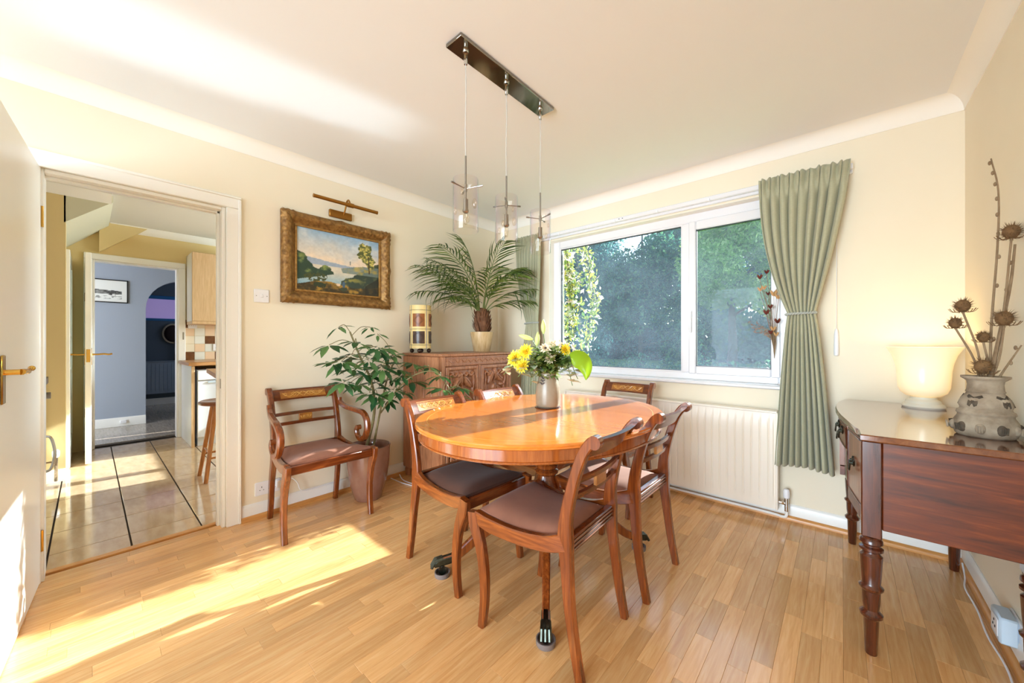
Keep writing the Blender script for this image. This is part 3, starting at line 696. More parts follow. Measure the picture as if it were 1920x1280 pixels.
g = G(); g.cbox(0.1, 0.16, 0.1, 0.5, -0.012, 0.0, 0.002); g.build('strip_light', mat('strip_light_glow', (255, 250, 235), 0.4, emit=((255, 240, 210), 6.0)), t)
# splashback tiles, each its own piece
sb = bpy.data.objects.new('wall_splashback', None); COL.objects.link(sb); struct(sb); sb.location = (KX, 0, 0)
pat = ['bpgw', 'wgbg', 'wpgw', 'wgpb', 'bgpb'][::-1]
mt = {'b': M_TILEB, 'p': M_TILEP, 'g': M_TILEG, 'w': M_TILEW}; TT = 0.1; tmesh = {}
rows = ['bgpbwgpw', 'wpgwbgwp', 'wgbgpwgb', 'pgpgwbgw', 'bwmwgpwg']
for r, row in enumerate(rows):
    for c, ch in enumerate(row):
        k = mt.get(ch, M_TILEP)
        if k.name not in tmesh:
            g = G(); g.cbox(0, 0.008, 0.0012, TT - 0.0012, 0.001, 0.097, 0.0015); me = bpy.data.meshes.new('tile'); me.from_pydata(g.v, [], g.f); me.materials.append(k); tmesh[k.name] = me
        obj('tile', tmesh[k.name], sb, (0, -2.25 + c * TT, 0.927 + r * 0.098))
def socket(name, label, loc, rz, w, double=True, cat='socket', m=None):
    t = thing(name, label, cat, loc, rz); g = G(); g.cbox(-w / 2, w / 2, -0.010, 0, -0.043, 0.043, 0.003); g.build('plate', m or M_PLASTIC, t)
    return t
def holes(t, xs, m=M_DARK):
    for xk in xs:
        g = G(); g.cbox(xk - 0.002, xk + 0.002, -0.0115, -0.0095, 0.006, 0.014, 0.0004); g.cbox(xk - 0.013, xk - 0.008, -0.0115, -0.0095, -0.011, -0.007, 0.0004); g.cbox(xk + 0.008, xk + 0.013, -0.0115, -0.0095, -0.011, -0.007, 0.0004); g.build('pin_holes', m, t, smooth=0)
t = socket('wall_socket', 'white switched spur just below the kitchen wall cupboard', (KX + 0.009, -2.17, 1.355), math.pi / 2, 0.086); holes(t, (-0.02, 0.02))
t = socket('wall_socket', 'white double socket among the kitchen splashback tiles', (KX + 0.009, -1.90, 1.08), math.pi / 2, 0.146); holes(t, (-0.035, 0.035))
t = socket('wall_socket', 'white double socket low on the wall behind the armchair', (0.0, -2.225, 0.185), math.pi / 2, 0.146); holes(t, (-0.035, 0.035))
t = socket('light_switch', 'white switch plate on the wall between doorway and painting', (0.0, -2.26, 1.452), math.pi / 2, 0.086, cat='switch')
for sx in (-0.03, 0.03): g = G(); g.tube([(sx, -0.011, 0), (sx, -0.009, 0)], 0.003, 8); g.build('screw', M_STEEL, t)
g = G(); g.cbox(-0.007, 0.007, -0.014, -0.009, -0.011, 0.011, 0.002); g.build('rocker', M_PLASTIC, t)
t = thing('breakfast_bar', 'narrow wooden breakfast bar slab in the kitchen', 'counter', (-0.14, -2.30, 0.868))
g = G(); g.prism([(-1.35, 0.0), (0.0, -0.12), (0.0, 0.35), (-1.35, 0.35)], lambda q: (q[0], q[1], 0), lambda q: (q[0], q[1], 0.035)); g.build('slab', M_KTOP, t)
g = G(); g.cbox(-1.1, -1.04, 0.12, 0.3, -0.86, 0, 0.003); g.build('support', M_KCAB, t)
t = thing('bar_stool', 'round-seated wooden bar stool in the kitchen', 'stool', (-1.135, -2.25, 0))
g = G(); g.lathe([(0.02, 0.618), (0.145, 0.618), (0.162, 0.626), (0.163, 0.642), (0.15, 0.652), (0.02, 0.645)], 28); g.build('seat', M_STOOLS, t)
for k in range(4):
    a = math.pi / 4 + k * math.pi / 2; g = G(); g.tube([(0.075 * math.cos(a), 0.075 * math.sin(a), 0.63), (0.19 * math.cos(a), 0.19 * math.sin(a), 0.0)], [0.017, 0.015], 12); g.build('leg', M_STOOL, t)
for k in range(4):
    a = math.pi / 4 + k * math.pi / 2; b = a + math.pi / 2; zz = 0.19 if k % 2 else 0.24; rr = 0.19 - 0.115 * zz / 0.63
    g = G(); g.tube([(rr * math.cos(a), rr * math.sin(a), zz), (rr * math.cos(b), rr * math.sin(b), zz)], 0.009, 8); g.build('stretcher', M_STOOL, t)
t = thing('extractor_vent', 'round white vent set in the kitchen ceiling', 'vent', (-1.55, -2.30, CH))
g = G(); g.lathe([(0.075, 0.0), (0.08, -0.01), (0.06, -0.02), (0.02, -0.022)][::-1], 24); g.build('rim', M_PLASTICG, t); g = G(); g.lathe([(0.03, -0.034), (0.055, -0.03), (0.055, -0.026), (0.03, -0.022)], 24); g.build('cover', M_PLASTIC, t)
t = thing('skirting_latch', 'small white latch on the hall skirting below the blue wall', 'latch', (HX + 0.016, -2.70, 0.06)); g = G(); g.cbox(0, 0.025, -0.03, 0.03, -0.02, 0.02, 0.003); g.build('body', M_PLASTIC, t)
# hall picture
def vgrid(name, m, parent, nu, nv, place, colfn):
    g = G(); g.grid(nu, nv, place); o = g.build(name, m, parent, smooth=0); me = o.data
    ca = me.color_attributes.new('Col', 'FLOAT_COLOR', 'POINT'); u, v = np.meshgrid(np.linspace(0, 1, nu + 1), np.linspace(0, 1, nv + 1))
    c = colfn(u.ravel(), v.ravel()); c = np.clip(c, 0, 1); c = np.where(c <= 0.04045, c / 12.92, ((c + 0.055) / 1.055) ** 2.4)
    ca.data.foreach_set('color', np.concatenate([c, np.ones((len(c), 1))], 1).astype(np.float32).ravel()); return o
def fbm(u, v, s=1.0, seed=0, octv=5):
    r = np.random.RandomState(seed); out = np.zeros_like(u); amp = 1.0; tot = 0; f = s
    for k in range(octv):
        n = 64; lat = r.rand(n, n); x = u * f + 17.3 * k; y = v * f + 9.1 * k
        xi = np.floor(x).astype(int); yi = np.floor(y).astype(int); fx = x - xi; fy = y - yi; fx = fx * fx * (3 - 2 * fx); fy = fy * fy * (3 - 2 * fy)
        a = lat[yi % n, xi % n]; b = lat[yi % n, (xi + 1) % n]; c = lat[(yi + 1) % n, xi % n]; d = lat[(yi + 1) % n, (xi + 1) % n]
        out += amp * (a * (1 - fx) * (1 - fy) + b * fx * (1 - fy) + c * (1 - fx) * fy + d * fx * fy); tot += amp; amp *= 0.5; f *= 2
    return out / tot
t = thing('ink_picture', 'black-framed monochrome harbour sketch on the blue-grey hall wall', 'picture', (HX, -2.90, 1.83))
g = G(); hw, hh = 0.245, 0.155
for (a, b, c, d) in ((-hw, hw, -hh, -hh + 0.012), (-hw, hw, hh - 0.012, hh), (-hw, -hw + 0.012, -hh + 0.012, hh - 0.012), (hw - 0.012, hw, -hh + 0.012, hh - 0.012)): g.cbox(0, 0.018, a, b, c, d, 0.002)
g.build('frame', M_BLACK, t)
def sk(u, v):
    f = fbm(u, v, 14, 3); f2 = fbm(u, v, 30, 5); w = np.full(u.shape, 0.93)
    inn = (u > 0.1) & (u < 0.9) & (v > 0.14) & (v < 0.86); ht = 0.62 - 0.12 * u + 0.06 * (fbm(u, v * 0, 8, 9) - 0.5)
    land = inn & (v < ht) & (v > ht - 0.14 - 0.1 * (1 - u)); w = np.where(land, 0.25 + 0.9 * (f - 0.3), w)
    fig = inn & (((u - 0.72) / 0.11) ** 2 + ((v - 0.42) / 0.12) ** 2 < 1); w = np.where(fig & (f2 > 0.5), 0.25, w)
    fg = inn & (v < 0.27) & (f > 0.52); w = np.where(fg, 0.6, w); return np.stack([w, w * 1.0, w * 0.98], 1)
vgrid('drawing', M_SKETCH, t, 90, 60, lambda u, v: (0.008, -hw + 0.01 + u * (2 * hw - 0.02), -hh + 0.01 + v * (2 * hh - 0.02)), sk)
# hat hanging in the far room
t = thing('hat', 'dark round hat with pale brim hanging in the far room', 'hat', (-6.47, -1.98, 1.30))
g = G(); g.tube([(0.0, 0.13 * math.cos(a), 0.17 * math.sin(a)) for a in [2 * math.pi * i / 28 for i in range(28)]], 0.018, 8, closed=True); g.build('brim', mat('straw', (190, 176, 150), 0.8), t)
g = G(); g.sphere((0.01, 0, 0), 0.12, 18, 10, (0.35, 1, 1.3)); g.build('crown', mat('dark_felt', (44, 26, 24), 0.9), t)
g = G(); g.sweep([(0.02, 0.05, -0.1), (0.03, 0.06, -0.3), (0.02, 0.05, -0.5)], (0, 1, 0), 0.07, 0.012); g.build('ribbon', M_BLACK, t)

# ================================================================== FURNITURE
# ---------- dining chairs (sabre legs, scrolled backs, drop-in seats)
def scroll_inlay(w):
    """flat scrollwork lines in (x,z) around the origin, half-width w"""
    L = []
    for s in (-1, 1):
        L.append([(s * (0.02 + 0.105 * t) * w / 0.13, 0.012 * math.sin(t * math.pi * 2.2 + 0.4)) for t in [i / 14 for i in range(15)]])
        L.append([(s * w * (0.42 + 0.13 * math.cos(a) * (1 - a / 12)), 0.014 * math.sin(a) * (1 - a / 12)) for a in [i * 0.5 for i in range(18)]])
        L.append([(s * w * (0.83 + 0.10 * math.cos(a) * (1 - a / 10)), 0.011 * math.sin(a) * (1 - a / 10)) for a in [i * 0.5 for i in range(15)]])
        L.append([(s * w * (0.02 + 0.3 * t), (1 - 2 * t) * 0.014) for t in [i / 6 for i in range(7)]])
        L.append([(s * w * (0.02 + 0.3 * t), -(1 - 2 * t) * 0.014) for t in [i / 6 for i in range(7)]])
    return L
def make_chair(name, label, arms, seat_mat, wb, wf, rake=1.0, group=None):
    """origin on the floor under the seat, front towards +y"""
    t = thing(name, label, 'chair', group=group)
    hb, hf = wb / 2, wf / 2
    up = [(-0.245, 0.0), (-0.222, 0.12), (-0.203, 0.25), (-0.190, 0.38), (-0.184, 0.46), (-0.188, 0.54), (-0.204, 0.62), (-0.226, 0.70), (-0.252, 0.77), (-0.278, 0.81), (-0.296, 0.826)]
    up = [(-0.184 + (y + 0.184) * rake, z) for y, z in up]
    wid = [0.030, 0.034, 0.038, 0.046, 0.058, 0.046, 0.040, 0.037, 0.037, 0.036, 0.034]
    for s in (-1, 1):
        pts = cr([(s * (hb - 0.016 + (0.006 if z < 0.3 else 0)), y, z) for y, z in up], 4)
        g = G(); g.sweep(pts, (1, 0, 0), 0.030, lerpl(wid, len(pts)), 0.3)
        yt, zt = up[-1]; g.tube([(s * (hb - 0.016) - 0.0155, yt - 0.002, zt - 0.006), (s * (hb - 0.016) + 0.0155, yt - 0.002, zt - 0.006)], 0.0235, 14)
        g.build('back_leg', M_MAHOG, t)
        # side rail flowing into the front leg
        xb, xf = s * (hb - 0.016), s * (hf - 0.016)
        rp_ = cr([(xb, -0.19, 0.455), (xb + (xf - xb) * .25, -0.10, 0.425), (xb + (xf - xb) * .55, 0.03, 0.413), (xb + (xf - xb) * .85, 0.15, 0.420), (xf, 0.225, 0.436)], 5)
        g = G(); g.sweep(rp_, (1, 0, 0), 0.028, lerpl([0.062, 0.056, 0.054, 0.056, 0.05], len(rp_)), 0.25); g.build('side_rail', M_MAHOGY, t)
        lp = cr([(xf, 0.236, 0.452), (xf, 0.226, 0.40), (xf, 0.196, 0.32), (xf, 0.178, 0.22), (xf, 0.176, 0.11), (xf, 0.190, 0.0)], 5)
        g = G(); g.sweep(lp, (1, 0, 0), 0.031, lerpl([0.052, 0.056, 0.046, 0.040, 0.035, 0.030], len(lp)), 0.3); g.build('front_leg', M_MAHOG, t)
        if arms:
            xo = s * (hb + 0.004)
            xm = s * (hf - 0.012)
            ap = cr([(xo, -0.215 * rake + 0.0, 0.745), (xo, -0.195, 0.712), (xo + (xm - xo) * .3, -0.13, 0.684), (xo + (xm - xo) * .7, -0.02, 0.672), (xm, 0.075, 0.66), (xm, 0.125, 0.62), (xm, 0.135, 0.56), (xm, 0.105, 0.50), (xm, 0.05, 0.474), (xm, 0.0, 0.49), (xm, -0.018, 0.53), (xm, 0.004, 0.556)], 5)
            g = G(); g.sweep(ap, (1, 0, 0), lerpl([0.028, 0.03, 0.032, 0.034, 0.036, 0.036, 0.036, 0.034, 0.032, 0.030, 0.03, 0.03], len(ap)), lerpl([0.03, 0.036, 0.034, 0.034, 0.036, 0.038, 0.04, 0.04, 0.036, 0.03, 0.028, 0.022], len(ap)), 0.45)
            g.tube([(xm - 0.016, 0.006, 0.55), (xm + 0.016, 0.006, 0.55)], 0.017, 14); g.build('arm', M_MAHOG, t)
    def yat(z):
        for (y0, z0), (y1, z1) in zip(up, up[1:]):
            if z0 <= z <= z1: return y0 + (y1 - y0) * (z - z0) / (z1 - z0)
        return up[-1][0]
    def rail(nm, z0, z1, th, m, bow=0.022, inset=0.028):
        g = G(); n = 14; x0 = hb - inset
        def P(u, z, off):
            x = -x0 + 2 * x0 * u; return (x, yat(z) - bow * (1 - (x / x0) ** 2) + off, z)
        nz = 4; vs = []; 
        ring = [(z0 + (z1 - z0) * k / nz, th / 2) for k in range(nz + 1)] + [(z1 - (z1 - z0) * k / nz, -th / 2) for k in range(nz + 1)]
        for i in range(n + 1):
            for (z, off) in ring: vs.append(P(i / n, z, off))
        k = len(ring); fs = [(i * k + j, i * k + (j + 1) % k, (i + 1) * k + (j + 1) % k, (i + 1) * k + j) for i in range(n) for j in range(k)]
        fs += [tuple(range(k))[::-1], tuple(n * k + j for j in range(k))]
        g.add(vs, fs); return g.build(nm, m, t), P
    top, PT = rail('crest_rail', 0.758, 0.826, 0.022, M_MAHOGX)
    rail('back_rail', 0.660, 0.680, 0.016, M_MAHOGX, 0.018); rail('back_rail', 0.598, 0.618, 0.016, M_MAHOGX, 0.016)
    # inlaid panel on the crest and tablet between the back rails
    xw = hb - 0.075
    g = G(); g.grid(12, 4, lambda u, v: PT((-xw + 2 * xw * u + hb - 0.028) / (2 * (hb - 0.028)), 0.769 + 0.046 * v, 0.0118)); g.build('inlay_panel', M_INLAYD, top)
    g = G()
    for ln in scroll_inlay(xw * 0.94):
        pts = [Vector(PT((x + hb - 0.028) / (2 * (hb - 0.028)), 0.792 + z, 0.0125)) for x, z in ln]; g.tube(pts, 0.0016, 4)
    g.build('scroll_inlay', M_STRING, top)
    g = G(); ym = yat(0.64) - 0.017
    g.cbox(-0.042, 0.042, ym - 0.006, ym + 0.008, 0.616, 0.662, 0.002); tb = g.build('tablet', M_INLAYD, t)
    g = G()
    for ln in scroll_inlay(0.036): g.tube([(x, ym + 0.0085, 0.639 + z * 0.8) for x, z in ln], 0.0009, 4)
    g.build('scroll_inlay', M_STRING, tb)
    # rails under the seat
    g = G(); g.cbox(-hf + 0.03, hf - 0.03, 0.205, 0.238, 0.395, 0.447, 0.005); g.build('front_rail', M_MAHOGX, t)
    g = G(); g.cbox(-hb + 0.03, hb - 0.03, -0.200, -0.172, 0.405, 0.462, 0.004)
    for zz in (0.418, 0.433, 0.448): g.tube([(-hb + 0.03, -0.201, zz), (hb - 0.03, -0.201, zz)], 0.0045, 6)
    g.build('rear_rail', M_MAHOGX, t)
    # drop-in seat, dished between the rails and crowned in the middle
    g = G(); nu, nv = 20, 20
    def sp(u, v, top_):
        y = -0.165 + 0.385 * v; hw = (hb + (hf - hb) * v) - 0.033
        x = (2 * u - 1) * hw; e = (1 - abs(2 * u - 1) ** 6) * (1 - abs(2 * v - 1) ** 8)
        dish = 0.448 - 0.020 * math.sin(math.pi * min(max(v * 1.05, 0), 1)) + 0.006 * v
        return (x, y, dish + (0.006 + 0.034 * e * (1 - 0.25 * (2 * u - 1) ** 2) if top_ else -0.03))
    g.grid(nu, nv, lambda u, v: sp(u, v, True)); g.grid(nu, nv, lambda u, v: sp(u, 1 - v, False))
    bd = [(i / nu, 0) for i in range(nu)] + [(1, j / nv) for j in range(nv)] + [(1 - i / nu, 1) for i in range(nu)] + [(0, 1 - j / nv) for j in range(nv)]
    vs = [sp(u, v, False) for u, v in bd] + [sp(u, v, True) for u, v in bd]; k = len(bd)
    g.add(vs, [(i, (i + 1) % k, k + (i + 1) % k, k + i) for i in range(k)])
    g.build('seat_pad', seat_mat, t, smooth=60)
    return t
CG = 'dining chairs around the oval table'
chC = make_chair('dining_chair', 'dining chair in front of the table, back to the camera, whole taupe seat showing', False, M_VELVET, 0.405, 0.455, 1.0, CG)
chC.location = (1.955, -1.735, 0); chC.rotation_euler = (0, 0, math.pi / 2 + 0.05)
chB = make_chair('dining_chair', 'dining chair at the left end of the table with taupe seat coloured dark for shade', False, M_VELVET_SH, 0.405, 0.455, 1.0, CG)
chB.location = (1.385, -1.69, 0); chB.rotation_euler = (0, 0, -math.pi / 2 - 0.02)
copy_tree(chC, 'dining chair nearest the radiator with strong sunlight on its seat', (1.98, -1.19, 0), math.pi / 2)
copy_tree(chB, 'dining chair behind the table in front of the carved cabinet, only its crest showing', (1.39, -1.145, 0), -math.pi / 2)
copy_tree(chC, 'dining chair under the window, facing the room, inlaid crest rail showing', (1.615, -0.50, 0), math.pi)
chA = make_chair('armchair', 'scroll-armed wooden armchair with taupe seat against the left wall', True, M_VELVET, 0.44, 0.55, 0.95)
chA.location = (0.312, -2.02, 0); chA.rotation_euler = (0, 0, -math.pi / 2)

# ---------- oval pedestal table
TC = (1.68, -1.395); TA, TB, TZ = 0.567, 0.708, 0.78
tb = thing('oval_dining_table', 'oval satinwood pedestal dining table in the centre of the room', 'table', (TC[0], TC[1], 0))
def oval(g, prof, n=96, pw=2.1):
    vs = []; fs = []
    for (off, z) in prof:
        for i in range(n):
            a = 2 * math.pi * i / n; ca, sa = math.cos(a), math.sin(a)
            ca = math.copysign(abs(ca) ** (2 / pw), ca); sa = math.copysign(abs(sa) ** (2 / pw), sa)
            vs.append(((TA + off) * ca, (TB + off) * sa, z))
    for j in range(len(prof) - 1):
        for i in range(n):
            k = (i + 1) % n; fs.append((j * n + i, j * n + k, (j + 1) * n + k, (j + 1) * n + i))
    fs.append(tuple(range(n))[::-1]); fs.append(tuple((len(prof) - 1) * n + i for i in range(n))); g.add(vs, fs)
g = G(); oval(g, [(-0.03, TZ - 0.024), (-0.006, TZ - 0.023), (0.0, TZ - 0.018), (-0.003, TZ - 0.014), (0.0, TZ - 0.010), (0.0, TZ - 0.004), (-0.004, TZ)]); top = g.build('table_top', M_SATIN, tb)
g2 = G(); 
for off, w in ((-0.052, 0.0025),):
    n = 96; vs = []; fs = []
    for rr in (off, off - w):
        for i in range(n):
            a = 2 * math.pi * i / n; ca, sa = math.cos(a), math.sin(a); ca = math.copysign(abs(ca) ** (2 / 2.1), ca); sa = math.copysign(abs(sa) ** (2 / 2.1), sa)
            vs.append(((TA + rr) * ca, (TB + rr) * sa, TZ + 0.0003))
    g2.add(vs, [(i, (i + 1) % n, n + (i + 1) % n, n + i) for i in range(n)])
g2.build('stringing', M_STRING, top)
g = G()
for yk in (-0.235, 0.235): g.box(-TA * 0.945, TA * 0.945, yk - 0.0006, yk + 0.0006, TZ - 0.001, TZ + 0.0002)
g.build('leaf_joint', M_DARKT, top, smooth=0)
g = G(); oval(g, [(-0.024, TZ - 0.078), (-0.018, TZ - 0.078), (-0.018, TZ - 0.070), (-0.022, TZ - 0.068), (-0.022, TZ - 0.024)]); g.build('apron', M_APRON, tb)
g = G(); oval(g, [(-0.016, TZ - 0.076), (-0.014, TZ - 0.073), (-0.016, TZ - 0.070)]); g.build('apron_moulding', M_APRON, tb)
px, py = 0.03, -0.03
g = G(); g.cbox(px - 0.16, px + 0.16, py - 0.24, py + 0.24, 0.66, 0.704, 0.006); g.build('bearer', M_MAHOGX, tb)
for sx in (-1, 1):
    g = G(); g.prism([(0, 0.66), (0.10, 0.66), (0.02, 0.60), (0, 0.60)], lambda q: (px + sx * (0.04 + q[0]), py - 0.015, q[1]), lambda q: (px + sx * (0.04 + q[0]), py + 0.015, q[1])); g.build('bracket', M_MAHOG, tb)
g = G(); g.lathe([(0.055, 0.18), (0.072, 0.185), (0.075, 0.23), (0.06, 0.245), (0.045, 0.26), (0.042, 0.29), (0.06, 0.31), (0.072, 0.35), (0.068, 0.40), (0.05, 0.44), (0.046, 0.46), (0.06, 0.47), (0.062, 0.482), (0.046, 0.49), (0.058, 0.50), (0.06, 0.515), (0.048, 0.525), (0.043, 0.56), (0.048, 0.61), (0.062, 0.64), (0.07, 0.66)], 28, (px, py, 0)); g.build('column', M_MAHOG, tb)
for sx in (-1, 1):
    for sy in (-1, 1):
        fx, fy = px + sx * 0.315, py + sy * 0.435
        d = V(fx - px, fy - py, 0); L = d.length; d.normalize(); sd = V(-d.y, d.x, 0)
        pth = cr([V(px, py, 0) + d * 0.03 + V(0, 0, 0.25), V(px, py, 0) + d * (L * 0.3) + V(0, 0, 0.275), V(px, py, 0) + d * (L * 0.62) + V(0, 0, 0.19), V(px, py, 0) + d * (L * 0.86) + V(0, 0, 0.095), V(px, py, 0) + d * L + V(0, 0, 0.075)], 6)
        g = G(); g.sweep(pth, sd, lerpl([0.045, 0.042, 0.036, 0.030, 0.028], len(pth)), lerpl([0.085, 0.065, 0.05, 0.04, 0.034], len(pth)), 0.3); lg = g.build('sabre_leg', M_MAHOG, tb)
        F_ = V(px, py, 0) + d * L
        g = G(); pw_ = [F_ - d * 0.05 + V(0, 0, 0.082), F_ - d * 0.01 + V(0, 0, 0.074), F_ + d * 0.02 + V(0, 0, 0.07), F_ + d * 0.04 + V(0, 0, 0.058)]
        g.sweep(pw_, sd, [0.034, 0.036, 0.044, 0.036], [0.042, 0.042, 0.04, 0.022], 0.5)
        for k in (-1, 0, 1): g.tube([F_ + d * 0.0 + sd * (k * 0.013) + V(0, 0, 0.088), F_ + d * 0.035 + sd * (k * 0.014) + V(0, 0, 0.08), F_ + d * 0.052 + sd * (k * 0.015) + V(0, 0, 0.05)], 0.0075, 8)
        g.build('brass_paw', M_BRONZE, lg)
        g = G(); w0 = F_ + V(0, 0, 0.026); g.tube([w0 - sd * 0.010, w0 + sd * 0.010], 0.018, 16); g.tube([w0, w0 + V(0, 0, 0.04)], 0.006, 8); g.build('castor', M_BRONZE, lg)
for nm, (sx, sy) in {'round grey castor cup at the table foot beside the left chair': (-1, -1), 'round grey castor cup at the table foot nearest the camera': (1, -1), 'round grey castor cup at the table foot towards the radiator': (1, 1), 'round grey castor cup at the hidden table foot by the cabinet side': (-1, 1)}.items():
    t = thing('castor_cup', nm, 'castor cup', (TC[0] + px + sx * 0.315, TC[1] + py + sy * 0.435, 0), 0, 'castor cups under the table feet')
    g = G(); g.lathe([(0.005, 0.0), (0.036, 0.0), (0.038, 0.004), (0.038, 0.022), (0.033, 0.022), (0.031, 0.008), (0.005, 0.007)], 24); g.build('cup', mat('cup_plastic', (120, 108, 104), 0.4) if 'cup_plastic' not in MATS else MATS['cup_plastic'], t)

# ---------- carved corner cabinet
cb_ = thing('carved_cabinet', 'carved wooden cabinet with two relief doors in the corner', 'cabinet', (0.02, -1.205, 0))
CW, CD, CZ = 0.805, 0.53, 1.055      # along y, along x, height
g = G(); g.cbox(0, CD - 0.02, 0.0, CW, 0.075, CZ - 0.022, 0.004); g.build('carcass', M_CARVE, cb_)
g = G(); g.cbox(-0.008, CD + 0.012, -0.014, CW + 0.014, CZ - 0.022, CZ, 0.006); g.build('top_board', M_CARVE, cb_)
for k in range(5):
    xa = 0.004 + k * (CD - 0.028) / 5; g = G(); g.cbox(xa + 0.001, xa + (CD - 0.028) / 5 - 0.001, -0.008, 0.004, 0.08, CZ - 0.026, 0.003); g.build('side_plank', M_CARVE, cb_)
def bumpseg(Y, Z, pts, w, h):
    out = np.zeros_like(Y)
    for (a, b), (c, d) in zip(pts, pts[1:]):
        vx, vy = c - a, d - b; L2 = vx * vx + vy * vy + 1e-12; tt = np.clip(((Y - a) * vx + (Z - b) * vy) / L2, 0, 1)
        dd = np.hypot(Y - a - tt * vx, Z - b - tt * vy); out = np.maximum(out, h * np.clip(1 - (dd / w) ** 2, 0, 1) ** 0.5)
    return out
def leafb(Y, Z, cy, cz, ang, L, w, h):
    c, s = math.cos(ang), math.sin(ang); a = (Y - cy) * c + (Z - cz) * s; b = -(Y - cy) * s + (Z - cz) * c
    hw = w * np.clip(1 - (2 * a / L) ** 2, 0, 1); r = np.where(hw > 1e-5, np.abs(b) / np.maximum(hw, 1e-5), 2)
    return np.where(r < 1, h * (1 - r ** 2) ** 0.5 - 0.35 * h * np.exp(-(b / (0.12 * w)) ** 2), 0)
def carved(name, y0, y1, z0, z1, seed, x, parent):
    rr = random.Random(seed); nu, nv = 80, int(80 * (z1 - z0) / (y1 - y0)); w, h = y1 - y0, z1 - z0
    Y, Z = np.meshgrid(np.linspace(0, w, nu + 1), np.linspace(0, h, nv + 1)); H = np.zeros_like(Y)
    e = np.minimum(np.minimum(Y, w - Y), np.minimum(Z, h - Z)); H = np.where(e < 0.028, 0.012, 0.0) * np.clip((e - 0.0) / 0.004, 0, 1)
    wav = lambda t: 0.007 * math.sin(t * 62)
    inn = 0.05
    for sgn in (0, 1):
        zz = h - inn - 0.02 if sgn else inn + 0.02
        H = np.maximum(H, bumpseg(Y, Z, [(inn + (w - 2 * inn) * i / 30, zz + 0.010 * math.sin(i * 0.9)) for i in range(31)], 0.011, 0.012))
        yy = inn if sgn else w - inn
        H = np.maximum(H, bumpseg(Y, Z, [(yy + 0.008 * math.sin(i * 0.8), inn + 0.03 + (h - 2 * inn - 0.06) * i / 36) for i in range(37)], 0.010, 0.011))
    zc = 0.12
    while zc < h - 0.14:
        for s in (-1, 1):
            a = math.pi / 2 + s * rr.uniform(0.5, 0.9); L = rr.uniform(0.11, 0.16) * min(1, w / 0.34)
            H = np.maximum(H, leafb(Y, Z, w / 2 + s * L * 0.42, zc + L * 0.3, a, L, 0.028, 0.016))
        H = np.maximum(H, leafb(Y, Z, w / 2 + rr.uniform(-.02, .02), zc + 0.07, math.pi / 2, 0.12, 0.026, 0.014))
        for k in range(2): 
            by, bz = w / 2 + rr.uniform(-.1, .1), zc + rr.uniform(0, .12); dd = np.hypot(Y - by, Z - bz); H = np.maximum(H, 0.016 * np.clip(1 - (dd / 0.02) ** 2, 0, 1) ** 0.5)
        zc += rr.uniform(0.12, 0.15)
    H = np.maximum(H, bumpseg(Y, Z, [(w / 2 + 0.02 * math.sin(i * .5), 0.07 + (h - 0.2) * i / 20) for i in range(21)], 0.008, 0.010))
    H += 0.0022 * (fbm(Y.ravel() * 1.0, Z.ravel(), 60, seed).reshape(Y.shape) - 0.5)
    vs = np.stack([np.full(Y.size, x) + 2.0 * H.ravel(), y0 + Y.ravel(), z0 + Z.ravel()], 1); q = []
    idx = np.arange((nu + 1) * (nv + 1)).reshape(nv + 1, nu + 1)
    q = np.stack([idx[:-1, :-1].ravel(), idx[:-1, 1:].ravel(), idx[1:, 1:].ravel(), idx[1:, :-1].ravel()], 1)
    me = np_mesh(name, vs, q, M_CARVE); me.shade_smooth(); return obj(name, me, parent)
xf = CD - 0.016
g = G(); g.cbox(xf - 0.01, xf + 0.018, 0.0, 0.035, 0.075, CZ - 0.022, 0.004); g.cbox(xf - 0.01, xf + 0.018, CW - 0.035, CW, 0.075, CZ - 0.022, 0.004); g.cbox(xf - 0.01, xf + 0.018, CW / 2 - 0.016, CW / 2 + 0.016, 0.1, CZ - 0.10, 0.004); g.cbox(xf - 0.01, xf + 0.014, 0.03, CW - 0.03, 0.075, 0.13, 0.004); g.cbox(xf - 0.01, xf + 0.012, 0.03, CW - 0.03, CZ - 0.1, CZ - 0.022, 0.004); g.build('face_frame', M_CARVE, cb_)
g = G(); wv = [(xf + 0.012, 0.05 + (CW - 0.1) * i / 90, CZ - 0.061 + 0.011 * math.sin(i * 0.72)) for i in range(91)]; g.tube(wv, 0.005, 6)
g.tube([(xf + 0.012, 0.045, CZ - 0.038), (xf + 0.012, CW - 0.045, CZ - 0.038)], 0.003, 6); g.tube([(xf + 0.012, 0.045, CZ - 0.086), (xf + 0.012, CW - 0.045, CZ - 0.086)], 0.003, 6); g.build('wave_carving', M_CARVE, cb_)
carved('carved_door', 0.038, CW / 2 - 0.018, 0.135, CZ - 0.104, 4, xf, cb_); carved('carved_door', CW / 2 + 0.018, CW - 0.038, 0.135, CZ - 0.104, 9, xf, cb_)
for (fx, fy) in ((0.03, 0.03), (CD - 0.05, 0.03), (0.03, CW - 0.03), (CD - 0.05, CW - 0.03)):
    g = G(); g.lathe([(0.022, 0.0), (0.026, 0.01), (0.03, 0.05), (0.024, 0.076)], 14, (fx, fy, 0)); g.build('foot', M_CARVE, cb_)

